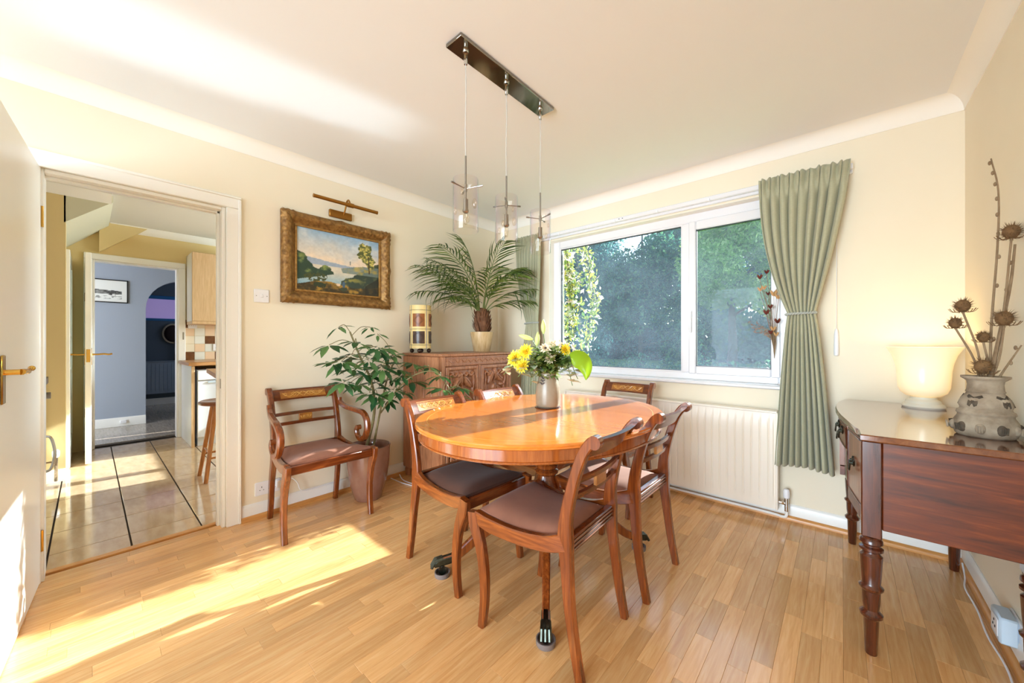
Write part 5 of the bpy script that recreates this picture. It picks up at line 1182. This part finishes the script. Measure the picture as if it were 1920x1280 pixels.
g = G(); g.tube(cr([(-0.14, 0.03, 0.02), (-0.05, 0.01, 0), (0.1, 0.02, 0), (0.2, 0.05, 0), (0.26, 0.09, 0)], 6), 0.004, 8); g.tube(cr([(-0.14, -0.05, 0.01), (0.0, -0.03, 0.0), (0.14, 0.0, 0.0), (0.24, 0.03, 0)], 6), 0.004, 8); g.build('flex', M_PLASTIC, t)

# ---------- lantern lamp on the cabinet
LX, LY = 0.125, -1.105
ln_ = thing('hide_panel_lantern', 'cylindrical cream lantern with brown patterned panels on the cabinet', 'lamp', (LX, LY, CZ), -0.05)
M_PARCH = mat('parchment', (240, 214, 150), 0.5, var=(232, 200, 132), scale=8); M_HIDE1 = mat('tan_hide', (158, 96, 50), 0.35, var=(136, 78, 38), scale=20); M_HIDE2 = mat('dark_hide', (92, 68, 56), 0.3, var=(70, 50, 42), scale=20)
M_BALL = mat('dark_ball', (52, 30, 20), 0.3)
R_, Z0, Z1 = 0.090, 0.038, 0.408
g = G(); g.lathe([(R_ - 0.004, Z0), (R_, Z0), (R_, Z1), (R_ - 0.004, Z1)], 48, cap=False); g.lathe([(R_ - 0.004, Z1 - 0.002), (R_ - 0.004, Z0)], 48, cap=False); g.lathe([(0.002, Z0 + 0.004), (R_ - 0.003, Z0 + 0.004)], 48, cap=False); g.build('drum', M_PARCH, ln_, smooth=60)
for k in range(4):
    a0 = k * math.pi / 2 + 0.25; a1 = a0 + math.pi / 2 - 0.42
    for j, (za, zb) in enumerate(((0.080, 0.185), (0.225, 0.335))):
        g = G(); g.grid(14, 4, lambda u, v: ((R_ + 0.0025) * math.cos(a0 + (a1 - a0) * u), (R_ + 0.0025) * math.sin(a0 + (a1 - a0) * u), za + (zb - za) * v)); pn = g.build('hide_panel', M_HIDE1 if j else M_HIDE2, ln_, smooth=60)
        g = G(); am, zm = (a0 + a1) / 2, (za + zb) / 2
        for q in (0.85, 0.65):
            lp2 = []
            for i in range(24):
                th = 2 * math.pi * i / 24; cu, cv = math.cos(th), math.sin(th)
                if j: s_ = 1 / (abs(cu) + abs(cv)); cu *= s_; cv *= s_
                aa = am + cu * q * (a1 - a0) / 2; lp2.append(((R_ + 0.003) * math.cos(aa), (R_ + 0.003) * math.sin(aa), zm + cv * q * (zb - za) / 2))
            g.tube(lp2, 0.0013, 4, closed=True)
        g.build('stitched_pattern', M_BALL, pn)
    aa = k * math.pi / 2 + 0.02; g = G(); g.tube([(R_ * math.cos(aa), R_ * math.sin(aa), Z0), (R_ * math.cos(aa), R_ * math.sin(aa), Z1)], 0.0025, 6); g.build('lacing', M_BALL, ln_)
    aa = k * math.pi / 2 + 0.9; g = G(); g.sphere(((R_ - 0.018) * math.cos(aa), (R_ - 0.018) * math.sin(aa), 0.019), 0.019, 14, 10); g.build('ball_foot', M_BALL, ln_)
for zz in (0.068, 0.205, 0.366):
    g = G(); g.tube([(R_ * math.cos(a), R_ * math.sin(a), zz) for a in [2 * math.pi * i / 48 for i in range(48)]], 0.0018, 5, closed=True); g.build('lacing_ring', M_BALL, ln_)

# ================================================================== PLANTS AND FLOWERS
M_SOIL = mat('potting_soil', (52, 38, 28), 0.95, bmp=0.4, scale=60)
# ---------- palm
M_PALM = leafmat('palm_leaf', (56, 80, 34), (94, 120, 50), (142, 160, 70), 0.3)
M_PSTEM = mat('palm_stalk', (122, 136, 76), 0.5); M_TRUNK = mat('fibrous_trunk', (140, 96, 66), 0.95, var=(92, 58, 38), scale=25, stretch=(1, 1, .3), bmp=0.5)
PX_, PY_ = 0.265, -0.50
pm_ = thing('potted_palm', 'arching palm in a ribbed cream pot on the carved cabinet', 'plant', (PX_, PY_, CZ))
g = G(); n = 36
g.lathe([(0.02, 0.0), (0.074, 0.0), (0.080, 0.006), (0.104, 0.13), (0.112, 0.17), (0.113, 0.188), (0.106, 0.190), (0.102, 0.176), (0.02, 0.16)], 40, cap=False); g.build('pot', mat('cream_drip_pot', (226, 198, 152), 0.35, var=(196, 158, 106), scale=9, stretch=(6, 6, .5)), pm_)
g = G(); g.lathe([(0.002, 0.165), (0.096, 0.165)], 24, cap=False); g.build('soil', M_SOIL, pm_)
g = G(); g.lathe([(0.055, 0.155), (0.062, 0.19), (0.074, 0.25), (0.078, 0.31), (0.066, 0.38), (0.035, 0.42)], 18); rr = random.Random(4)
for k in range(70):
    a = rr.uniform(0, 6.28); zz = rr.uniform(0.17, 0.36); r0 = 0.066; g.leaf(V(r0 * math.cos(a), r0 * math.sin(a), zz), V(math.cos(a) * .35, math.sin(a) * .35, 1), V(math.cos(a), math.sin(a), 0), 0.07, 0.022, -0.15, 0.3)
g.build('trunk', M_TRUNK, pm_)
def frond(az, rise, length, droop, seed, lw=1.0):
    """one arching frond with its leaflets; az seen from above, clear of the walls"""
    rr = random.Random(seed); d = V(math.cos(az), math.sin(az), 0); n = 18; pts = []
    for i in range(n + 1):
        s = i / n; pts.append(V(0, 0, 0.36) + d * (0.02 + length * math.sin(min(s * (0.5 + droop), 1.6)) / 1.0 * (0.35 + 0.65 * s) * 0.95) + V(0, 0, rise * (s * 1.9 - droop * s * s * 1.25)))
    for p in pts:
        p.x = max(p.x, -PX_ + 0.03 + 0.1 * max(0, 0)); p.y = min(p.y, -PY_ - 0.06)
    st = G(); st.tube(pts, lerpl([0.006, 0.004, 0.0018], len(pts)), 6); o = st.build('frond', M_PSTEM, pm_); g = G()
    for i in range(4, n):
        s = i / n
        for q in range(1):
            p = pts[i] + (pts[i + 1] - pts[i]) * (q / 2); tg = (pts[i + 1] - pts[i]).normalized(); sdv = tg.cross(V(0, 0, 1)); sdv = sdv.normalized() if sdv.length > 1e-3 else V(1, 0, 0); upv = sdv.cross(tg)
            L = lw * (0.23 * math.sin(math.pi * min(1, (s - 0.2) * 1.05 + 0.12)) + 0.05) * rr.uniform(.85, 1.1)
            for sg in (-1, 1):
                dr = (sdv * sg * 0.8 + tg * 0.75 + upv * 0.12).normalized(); tip = p + dr * L
                if tip.x < -PX_ + 0.01 or tip.y > -PY_ - 0.02: dr = (V(dr.x * .3, dr.y * .3, -0.6) + tg * .3).normalized(); L *= 0.6
                if (p + dr * L).x < -PX_ + 0.01 or (p + dr * L).y > -PY_ - 0.015: continue
                g.leaf(p, dr, upv, L, 0.019, 0.34 + 0.35 * rr.random(), 0.25)
    g.v = [(max(q[0], -PX_ + 0.004), min(q[1], -PY_ - 0.012), q[2]) for q in g.v]
    g.build('leaflets', M_PALM, o)
for k, (az, rise, L, dr) in enumerate([(-1.72, 0.36, 0.78, 0.66), (-1.45, 0.30, 0.82, 0.72), (-1.95, 0.46, 0.60, 0.68), (-1.2, 0.24, 0.74, 0.8), (-1.6, 0.54, 0.56, 0.66), (-0.5, 0.40, 0.52, 0.78), (0.0, 0.36, 0.52, 0.78), (0.45, 0.44, 0.46, 0.75), (0.8, 0.28, 0.56, 0.82), (0.95, 0.46, 0.40, 0.75), (-2.4, 0.62, 0.22, 0.58), (0.2, 0.60, 0.28, 0.62), (-1.3, 0.16, 0.58, 1.0), (0.65, 0.18, 0.50, 1.0), (-1.75, 0.24, 0.70, 0.98), (-1.5, 0.44, 0.70, 0.85)]):
    frond(az, rise * 1.0, L, dr, k + 20)

# ---------- umbrella plant on the floor
M_UMB = leafmat('umbrella_leaf', (26, 62, 40), (54, 98, 52), (96, 128, 70), 0.2, 0.3); M_USTEM = mat('umbrella_stem', (142, 128, 84), 0.6, var=(118, 102, 62), scale=30)
UX, UY = 0.245, -1.645
um = thing('umbrella_plant', 'tall umbrella plant in a glazed brown floor pot beside the armchair', 'plant', (UX, UY, 0))
g = G(); g.lathe([(0.02, 0.0), (0.088, 0.0), (0.098, 0.012), (0.128, 0.12), (0.146, 0.24), (0.152, 0.33), (0.155, 0.375), (0.158, 0.388), (0.150, 0.392), (0.142, 0.38), (0.138, 0.34), (0.02, 0.33)], 40, cap=False); g.build('pot', mat('brown_glazed_pot', (126, 80, 64), 0.16, var=(146, 108, 90), scale=7, stretch=(1, 1, .6), coat=0.5), um)
g = G(); g.lathe([(0.002, 0.335), (0.14, 0.335)], 24, cap=False); g.build('soil', M_SOIL, um)
CL = [(0.25, -1.94, 1.13), (0.32, -1.95, 1.01), (0.28, -1.8, 1.06), (0.33, -1.79, 1.15), (0.34, -1.65, 1.11), (0.21, -1.57, 1.21), (0.2, -1.49, 1.05), (0.38, -1.87, 0.87), (0.26, -1.69, 0.92), (0.25, -1.61, 0.85), (0.42, -1.92, 0.89), (0.3, -1.49, 1.05), (0.38, -1.49, 0.95), (0.3, -1.51, 0.87), (0.34, -1.64, 0.77), (0.23, -1.5, 0.71), (0.34, -1.7, 0.79), (0.39, -1.38, 0.99), (0.32, -1.34, 0.84), (0.36, -1.61, 0.96), (0.35, -1.92, 1.25), (0.21, -1.63, 1.26), (0.37, -1.83, 0.97), (0.62, -1.30, 0.90), (0.62, -1.27, 0.80), (0.64, -1.12, 0.80), (0.56, -1.36, 0.97), (0.66, -1.18, 0.72), (0.30, -1.88, 1.02), (0.36, -1.72, 1.02), (0.30, -1.58, 1.10), (0.40, -1.55, 0.80), (0.36, -1.78, 0.86), (0.28, -1.56, 0.98), (0.34, -1.44, 0.90), (0.30, -1.40, 0.76)]
o_ = V(UX, UY, 0)
st1 = cr([V(-0.01, -0.02, 0.33), V(0.03, 0.03, 0.62), V(0.05, 0.0, 0.85), V(0.07, -0.10, 1.05), V(0.07, -0.17, 1.22)], 6); st2 = cr([V(0.02, 0.02, 0.33), V(0.05, 0.06, 0.6), V(0.08, 0.10, 0.85), V(0.1, 0.16, 1.02)], 6); st3 = cr([V(0.05, 0.07, 0.62), V(0.18, 0.2, 0.86), V(0.32, 0.34, 0.93), V(0.40, 0.42, 0.82), V(0.42, 0.45, 0.70)], 6)
for s_, r_ in ((st1, 0.012), (st2, 0.009), (st3, 0.006)):
    g = G(); g.tube(s_, lerpl([r_, r_ * .5], len(s_)), 8); g.build('stem', M_USTEM, um)
allst = st1 + st2 + st3; rr = random.Random(6)
for (x, y, z) in CL:
    c = V(x, y, z) - o_; c.x += 0.03; near = min(allst, key=lambda q: (q - c).length + (0.25 if q.z > c.z + 0.03 else 0))
    g = G(); mid = (near + c) / 2 + V(0, 0, 0.03); g.tube(cr([near, mid, c], 4), [0.0025] * 9, 5); pe = g.build('leaf_stalk', M_USTEM, um)
    small = z > 1.2; n = rr.choice((6, 7, 8)) if not small else 5; L0 = rr.uniform(0.095, 0.135) * (0.75 if small else 1); tilt = V(rr.uniform(-.3, .5), rr.uniform(-.4, .4), 1).normalized(); e1 = tilt.orthogonal().normalized(); e2 = tilt.cross(e1); a0 = rr.uniform(0, 6.28); g = G()
    for k in range(n):
        a = a0 + 2 * math.pi * k / n; d = (e1 * math.cos(a) + e2 * math.sin(a)) * 0.9 - V(0, 0, 0.45) * rr.uniform(0.0, 1.0); d.normalize(); b0 = c + d * 0.018
        L = L0 * rr.uniform(.8, 1.15)
        if (b0 + d * L + o_).x < 0.01: continue
        g.leaf(b0, d, tilt, L, L * 0.38, 0.15, 0.12)
    g.build('leaflet_whorl', M_UMB, pe)

# ---------- vase of flowers on the table
FX, FY_ = 1.622, -1.292
fr_, fc_ = V(0.7496, 0.662, 0), V(0.662, -0.7496, 0)          # across / towards the seated side
vz = thing('pottery_vase', 'ribbed grey-buff pottery vase on the dining table', 'vase', (FX, FY_, TZ))
prof = [(0.01, 0.004), (0.060, 0.004), (0.0665, 0.014)] + [(0.068 + 0.0012 * (i % 2) - 0.00011 * (i - 5) ** 2 * (1 if i > 5 else 0.3), 0.02 + i * 0.0085) for i in range(16)] + [(0.052, 0.163), (0.047, 0.180), (0.0465, 0.192), (0.049, 0.199), (0.046, 0.2), (0.042, 0.185), (0.04, 0.1), (0.01, 0.09)]
g = G(); g.lathe(prof, 40, cap=False); g.build('body', mat('buff_glaze', (158, 146, 126), 0.35, var=(136, 120, 98), scale=10, coat=0.2), vz, smooth=60)
M_CHEV = mat('chevron_paint', (70, 62, 60), 0.5)
ang = math.atan2((fc_ * .8 - fr_ * .55).y, (fc_ * .8 - fr_ * .55).x); g = G()
for k in range(3):
    zc = 0.168 - k * 0.015; rr_ = 0.0525 + k * 0.0065
    for s in (-1, 1): g.tube([((rr_ + .0) * math.cos(ang + s * .18), rr_ * math.sin(ang + s * .18), zc + 0.008), ((rr_ + 0.002) * math.cos(ang), (rr_ + 0.002) * math.sin(ang), zc - 0.002)], 0.0032, 5)
g.build('chevrons', M_CHEV, vz)
t = thing('cork_coaster', 'thin dark round mat under the pottery vase', 'mat', (FX, FY_, TZ)); g = G(); g.lathe([(0.002, 0.0005), (0.072, 0.0005), (0.073, 0.002), (0.072, 0.004), (0.002, 0.004)], 36); g.build('disc', M_DARKT, t)
M_GRN = leafmat('bouquet_leaf', (84, 116, 52), (140, 164, 84), (200, 206, 132), 0.4); M_EUC = leafmat('eucalyptus_leaf', (150, 168, 140), (176, 190, 160), (196, 204, 176), 0.25); M_LIME = leafmat('lime_leaf', (128, 172, 30), (150, 190, 40), None, 0.55, 0.3)
M_YEL = leafmat('yellow_petal', (252, 222, 44), (253, 234, 84), None, 0.3); M_CRM = leafmat('cream_petal', (226, 206, 170), (236, 220, 190), None, 0.3); M_BUD = leafmat('lily_bud', (196, 212, 120), (214, 222, 150), None, 0.25); M_STEMG = mat('green_stem', (92, 118, 52), 0.5)
FG = 'stems arranged in the pottery vase'
O_ = V(FX, FY_, TZ + 0.16)
def W_(a, b, z): return fr_ * a + fc_ * b + V(0, 0, z)
def stem_thing(name, label, cat, tip, bendp=None, r=0.002):
    t = thing(name, label, cat, tuple(O_), 0, FG); b0 = V(tip.x * .12, tip.y * .12, 0.0); md = bendp or (b0 * .4 + tip * .5 + V(0, 0, 0.03))
    pts = cr([b0, md, tip], 6); g = G(); g.tube(pts, r, 6); g.build('stem', M_STEMG, t); return t, pts
def bloom(t, c, nrm, R, m, rings=4, n=12, core=None):
    nrm = nrm.normalized(); e1 = nrm.orthogonal().normalized(); e2 = nrm.cross(e1); rr = random.Random(int(c.z * 1e5) % 999); g = G()
    for k in range(rings):
        el = 0.25 + k * 1.15 / rings
        for i in range(n - k):
            a = 2 * math.pi * i / (n - k) + k * 0.4 + rr.uniform(-.1, .1); d = (e1 * math.cos(a) + e2 * math.sin(a)) * math.cos(el) + nrm * math.sin(el); g.leaf(c + d * 0.004, d, nrm, R * (1 - 0.15 * k) * rr.uniform(.85, 1.1), R * 0.42, 0.15 - 0.1 * k, 0.25)
    g.build('petals', m, t)
    if core: g = G(); g.sphere(c + nrm * 0.006, R * 0.22, 10, 6); g.build('flower_centre', core, t)
def leafy(t, pts, m, L, w, n, seed, start=0.3, nm='leaves'):
    rr = random.Random(seed); g = G()
    for k in range(n):
        i = int((start + (1 - start) * k / n) * (len(pts) - 1)); p = pts[i]; a = rr.uniform(0, 6.28); d = V(math.cos(a), math.sin(a), rr.uniform(-.3, .8)).normalized(); g.leaf(p, d, V(0, 0, 1), L * rr.uniform(.7, 1.2), w * rr.uniform(.8, 1.2), 0.2, 0.15)
    g.build(nm, m, t)
M_FCORE = mat('flower_core', (236, 190, 30), 0.8); M_DCORE = mat('dark_core', (70, 50, 40), 0.9)
for (a, b, z, R, lb) in ((-0.185, 0.05, 0.118, 0.052, 'large yellow bloom at the far left of the bouquet'), (-0.125, 0.07, 0.155, 0.046, 'yellow bloom above its two neighbours left of the bouquet'), (-0.145, 0.08, 0.08, 0.046, 'lowest yellow bloom left of the bouquet'), (0.09, 0.05, 0.165, 0.035, 'yellow bloom half hidden right of the bouquet')):
    tip = W_(a, b, z); t, pts = stem_thing('yellow_flower', lb, 'flower', tip); bloom(t, tip, W_(a * 3, 0.6, 0.25), R, M_YEL, 5, 13, M_FCORE)
for (a, b, z, lb) in ((-0.02, 0.08, 0.175, 'cream daisy-like bloom in the middle of the bouquet'), (0.0, 0.09, 0.12, 'lower cream bloom in the middle of the bouquet')):
    tip = W_(a, b, z); t, pts = stem_thing('cream_flower', lb, 'flower', tip); bloom(t, tip, W_(-0.1, 1, 0.4), 0.032, M_CRM, 2, 12, M_DCORE)
for (a, b, z, d, lb) in ((-0.025, 0.0, 0.26, (0.0, 0, 1), 'upright lily bud standing highest in the bouquet'), (-0.09, 0.02, 0.225, (-0.8, 0, 0.25), 'green lily bud pointing left from the bouquet'), (-0.065, 0.03, 0.19, (0.1, 0, 1), 'pale lily bud between the yellow blooms')):
    tip = W_(a, b, z); t, pts = stem_thing('lily_bud', lb, 'flower bud', tip); d = W_(*d).normalized(); g = G(); q = [tip + d * s for s in (-0.005, 0.015, 0.04, 0.065, 0.078)]; g.tube(q, [0.004, 0.012, 0.0145, 0.009, 0.002], 10); g.build('bud', M_BUD, t)
tip = W_(0.10, 0.08, 0.13); t, pts = stem_thing('broad_leaf', 'large lime green leaf hanging right of the vase', 'leaf', tip)
g = G(); nl, nw = 14, 8
def bl(u, v):
    s = v; wd = 0.050 * math.sin(math.pi * (0.03 + 0.97 * s) ** 0.7) ** 0.8 if s < 1 else 0.001; q = 2 * u - 1
    c = tip + W_(0.01 + 0.085 * math.sin(s * 1.9), 0.03 + 0.02 * s, 0.02 * math.sin(s * 3) - 0.125 * s ** 1.3); tg_ = W_(0.16 * math.cos(s * 1.9), 0.02, 0.06 * math.cos(s * 3) - 0.16 * s ** 0.3).normalized()
    nr = W_(-0.1, 1, 0.25).normalized(); sdv = tg_.cross(nr).normalized(); return c + sdv * (q * wd) + nr * (-0.012 * q * q + 0.002 * math.cos(abs(q) * 3 + s * 42))
g.grid(nw, nl, bl); g.build('blade', M_LIME, t)
eu = [((-0.25, 0.05, 0.03), (-0.15, 0.05, 0.10), 'eucalyptus sprig trailing furthest left above the chair crest'), ((-0.17, 0.08, 0.02), (-0.10, 0.07, 0.09), 'eucalyptus sprig drooping left of the vase'), ((0.13, 0.06, -0.03), (0.09, 0.06, 0.09), 'eucalyptus sprig drooping right of the vase'), ((0.17, 0.0, 0.0), (0.1, 0.02, 0.12), 'eucalyptus sprig behind the lime leaf'), ((-0.10, 0.03, -0.03), (-0.075, 0.04, 0.07), 'bare-stemmed eucalyptus sprig hanging close to the vase')]
for k, (tp, md, lb) in enumerate(eu):
    t, pts = stem_thing('eucalyptus_sprig', lb, 'foliage', W_(*tp), W_(*md)); leafy(t, pts, M_EUC, 0.055, 0.045, 22, k + 3)
fo = [((-0.05, 0.02, 0.17), 'green leafy spray at the back left of the bouquet'), ((0.05, 0.05, 0.19), 'green leafy spray at the top right of the bouquet'), ((0.11, 0.02, 0.17), 'green leafy spray reaching towards the window'), ((0.01, 0.1, 0.10), 'dense green spray at the front of the bouquet'), ((-0.08, 0.09, 0.08), 'green leafy spray below the yellow blooms'), ((0.08, 0.09, 0.09), 'green leafy spray over the vase rim on the right'), ((0.02, -0.05, 0.18), 'green leafy spray at the back of the bouquet'), ((0.03, 0.07, 0.15), 'green leafy spray in the heart of the bouquet'), ((-0.04, 0.1, 0.15), 'green leafy spray in front of the lily buds'), ((0.12, 0.05, 0.11), 'green leafy spray behind the large lime leaf'), ((-0.10, 0.0, 0.13), 'green leafy spray behind the yellow blooms')]
for k, (tp, lb) in enumerate(fo):
    t, pts = stem_thing('leafy_spray', lb, 'foliage', W_(*tp)); leafy(t, pts, M_GRN, 0.062, 0.027, 60, k + 30, 0.15)
    if k in (1, 2, 6): rr = random.Random(k); g = G(); [g.sphere(pts[-1] + W_(rr.uniform(-.03, .03), rr.uniform(-.03, .03), rr.uniform(-.015, .03)), 0.006, 6, 4) for _ in range(16)]; g.build('berry_cluster', M_CRM, t)

# ---------- dried flowers hanging on the window frame
M_DRED = mat('russet_petal', (122, 52, 34), 0.8, var=(92, 36, 24), scale=30); M_DTAN = mat('tan_petal', (206, 164, 112), 0.8)
dz = thing('dried_flower_bunch', 'bunch of russet dried flowers hanging at the right window frame', 'dried flowers', (2.532, 0.022, 1.02))
for k, (x, y, z, m, s_) in enumerate([(2.452, 0.01, 1.575, M_DRED, .03), (2.492, 0.0, 1.605, M_DRED, .026), (2.548, 0.0, 1.535, M_DRED, .03), (2.455, 0.0, 1.49, M_DTAN, .028), (2.50, 0.0, 1.46, M_DRED, .024), (2.478, 0.0, 1.50, M_DTAN, .026), (2.532, -0.005, 1.45, M_DTAN, .04), (2.555, 0.0, 1.43, M_DTAN, .034), (2.49, 0.0, 1.33, M_DRED, .034), (2.512, 0.0, 1.37, M_DRED, .028), (2.552, -0.005, 1.27, M_DRED, .032), (2.53, -0.01, 1.22, M_DTAN, .03), (2.515, -0.01, 1.20, M_DRED, .026), (2.545, -0.01, 1.185, M_DTAN, .028)]):
    tp = V(x, y, z) - V(2.532, 0.022, 1.02); g = G(); g.tube(cr([V(0, 0, 0.02), V(tp.x * .25, 0, tp.z * .45), tp], 5), 0.0017, 5); s1 = g.build('stem', M_DRY, dz); g = G()
    for i in range(6):
        a = i * 1.047; d = V(math.cos(a) * .42, math.sin(a) * .42, 1); g.leaf(tp, d, V(math.cos(a), math.sin(a), 0), s_ * 1.35, s_ * .55, -0.2, 0.2)
    g.build('flower_head', m, s1)
for k in range(6):
    rr = random.Random(k + 50); tp = V(-0.06 - 0.018 * k, -0.01, 0.20 + 0.03 * (k % 3)); g = G(); pts = cr([V(0, 0, 0.13), tp * .5 + V(0, 0, .08), tp], 5); g.tube(pts, 0.001, 4)
    for i in range(3, len(pts)): g.leaf(pts[i], V(rr.uniform(-1, 1), rr.uniform(-.5, .5), rr.uniform(-.4, .6)), V(0, -1, 0), 0.022, 0.006, .2, .2)
    g.build('grass_sprig', M_DRY, dz)

# ================================================================== GARDEN OUTSIDE
M_LAWN = mat('lawn', (96, 132, 58), 0.9, var=(122, 150, 66), scale=6); M_BARK = mat('bark', (86, 74, 62), 0.9, var=(60, 50, 42), scale=12, bmp=0.4)
g = G(); g.box(-40, 40, 0.28, 45, -0.3, -0.2); o = g.build('lawn', M_LAWN, smooth=0); tag(o, 'garden lawn outside the window', 'lawn', kind='structure')
M_LF1 = leafmat('garden_leaf_dark', (44, 92, 78), (64, 122, 96), (120, 166, 110), 0.5); M_LF2 = leafmat('garden_leaf_bright', (130, 170, 80), (168, 202, 110), (214, 226, 160), 0.7); M_LF3 = leafmat('garden_leaf_blue', (50, 100, 104), (76, 136, 132), (124, 176, 160), 0.5)
def leaves_np(centers, radii, n, size, seed, flat=0.0):
    r = np.random.RandomState(seed); centers = np.array(centers); radii = np.array(radii); wgt = (radii.prod(1)) ** 0.67; k = r.choice(len(centers), n, p=wgt / wgt.sum())
    d = r.normal(size=(n, 3)); d /= np.linalg.norm(d, axis=1)[:, None]; rad = r.rand(n) ** 0.45; P = centers[k] + d * rad[:, None] * radii[k]
    a = r.normal(size=(n, 3)); a /= np.linalg.norm(a, axis=1)[:, None]; b = r.normal(size=(n, 3)); b -= (a * b).sum(1)[:, None] * a; b /= np.linalg.norm(b, axis=1)[:, None]; c = np.cross(a, b)
    s = size * (0.6 + 0.8 * r.rand(n))[:, None]
    v = np.stack([P - a * s, P + b * s * 0.45 + c * s * 0.12, P + a * s, P - b * s * 0.45 + c * s * 0.12], 1).reshape(-1, 3); return v, np.arange(4 * n).reshape(-1, 4)
def tree(label, x, y, h, cr_, cz, n, size, m, seed, name='garden_tree'):
    t = thing(name, label, 'tree', (x, y, -0.2), 0, 'trees beyond the lawn'); rr = random.Random(seed); g = G()
    g.tube([(0, 0, 0), (0.05, 0, cz * 0.5), (0, 0.05, cz), (0.1, 0, h * 0.8)], [0.2, 0.16, 0.12, 0.04], 10); cs = []; rs = []
    for k in range(12):
        a = rr.uniform(0, 6.28); q = rr.uniform(0.2, 0.75) * cr_; zz = cz + (h - cz) * rr.uniform(0.05, 0.9); c = (q * math.cos(a), q * math.sin(a), zz); cs.append(c); rs.append((cr_ * rr.uniform(.35, .55),) * 2 + ((h - cz) * rr.uniform(.16, .28),)); g.tube([(0, 0, min(zz, h) * 0.75), (c[0] * .6, c[1] * .6, zz - 0.2), c], [0.06, 0.04, 0.015], 6)
    g.build('trunk', M_BARK, t); v, q = leaves_np(cs, rs, n, size, seed); obj('crown', np_mesh('crown', v, q, m), t); return t
tree('bright leafy tree standing nearest, filling the right pane', -0.35, 13.5, 6.4, 2.3, 2.5, 30000, 0.08, M_LF2, 1)
tree('dark tree left of the bright tree behind the lawn', -4.6, 15.0, 8.4, 3.0, 0.8, 28000, 0.09, M_LF1, 2)
tree('bluish tree in the middle of the left pane', -8.2, 14.0, 8.5, 3.0, 0.6, 28000, 0.09, M_LF3, 3)
tree('dark tree furthest left beyond the creeper', -12.4, 13.5, 8.5, 3.0, 0.6, 22000, 0.09, M_LF1, 4)
tree('bluish tree behind the right pane, deep in the garden', 0.9, 20.0, 6.6, 2.6, 0.8, 20000, 0.10, M_LF3, 5)
tree('dark tree deep in the garden between the panes', -3.0, 20.0, 8.6, 2.9, 0.8, 22000, 0.10, M_LF1, 6)
hd_ = thing('garden_hedge', 'tall dark hedge closing off the far end of the garden', 'hedge', (-6, 24.0, -0.2))
v, q = leaves_np([(-10 + i * 1.6, 0.3 * (i % 3), z) for i in range(16) for z in (1.0, 3.0, 5.0)], [(1.5, 0.9, 1.5)] * 48, 60000, 0.13, 9); obj('foliage', np_mesh('foliage', v, q, M_LF3), hd_)
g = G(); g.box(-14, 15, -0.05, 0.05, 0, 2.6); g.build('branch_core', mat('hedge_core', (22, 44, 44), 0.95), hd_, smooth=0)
fb = thing('flower_bed', 'low flowering shrubs along the edge of the lawn', 'shrub', (-3, 8.2, -0.2))
v, q = leaves_np([(-7 + i * 0.9, 0.2 * math.sin(i * 2.1), 0.35 + 0.2 * (i % 2)) for i in range(14)], [(0.6, 0.4, 0.5)] * 14, 9000, 0.05, 12); obj('foliage', np_mesh('foliage', v, q, M_LF1), fb)
# creeper hanging outside the left of the window
cp_ = thing('flowering_creeper', 'flowering creeper hanging outside the left of the window', 'climbing plant', (0.76, 0.42, 1.1))
rr = random.Random(21); cs = []; g = G()
for k in range(9):
    x0 = rr.uniform(-0.25, 0.12); top = V(x0, rr.uniform(-.06, .08), 1.15); pts = cr([top, V(x0 + 0.10, 0, 0.8), V(x0 + rr.uniform(.1, .2), 0, 0.45), V(x0 + rr.uniform(-.02, .12), 0.02, rr.uniform(-0.12, 0.15))], 6); g.tube(pts, 0.004, 5)
    for p in pts[2:]: cs.append(tuple(p))
g.tube(cr([V(-0.28, 0.06, -1.3), V(-0.33, -0.02, -0.5), V(-0.28, 0.0, 0.3), V(-0.2, 0.0, 1.15)], 6), 0.014, 7); g.build('vines', M_BARK, cp_)
M_CRP = leafmat('creeper_leaf', (100, 136, 60), (166, 178, 72), (228, 208, 84), 0.45); M_CRF = leafmat('creeper_blossom', (236, 220, 214), (240, 232, 220), (238, 206, 214), 0.35)
v, q = leaves_np(cs, [(0.075, 0.06, 0.07)] * len(cs), 900, 0.028, 31); obj('leaves', np_mesh('leaves', v, q, M_CRP), cp_)
v, q = leaves_np(cs, [(0.085, 0.07, 0.07)] * len(cs), 300, 0.028, 32); obj('blossoms', np_mesh('blossoms', v, q, M_CRF), cp_)
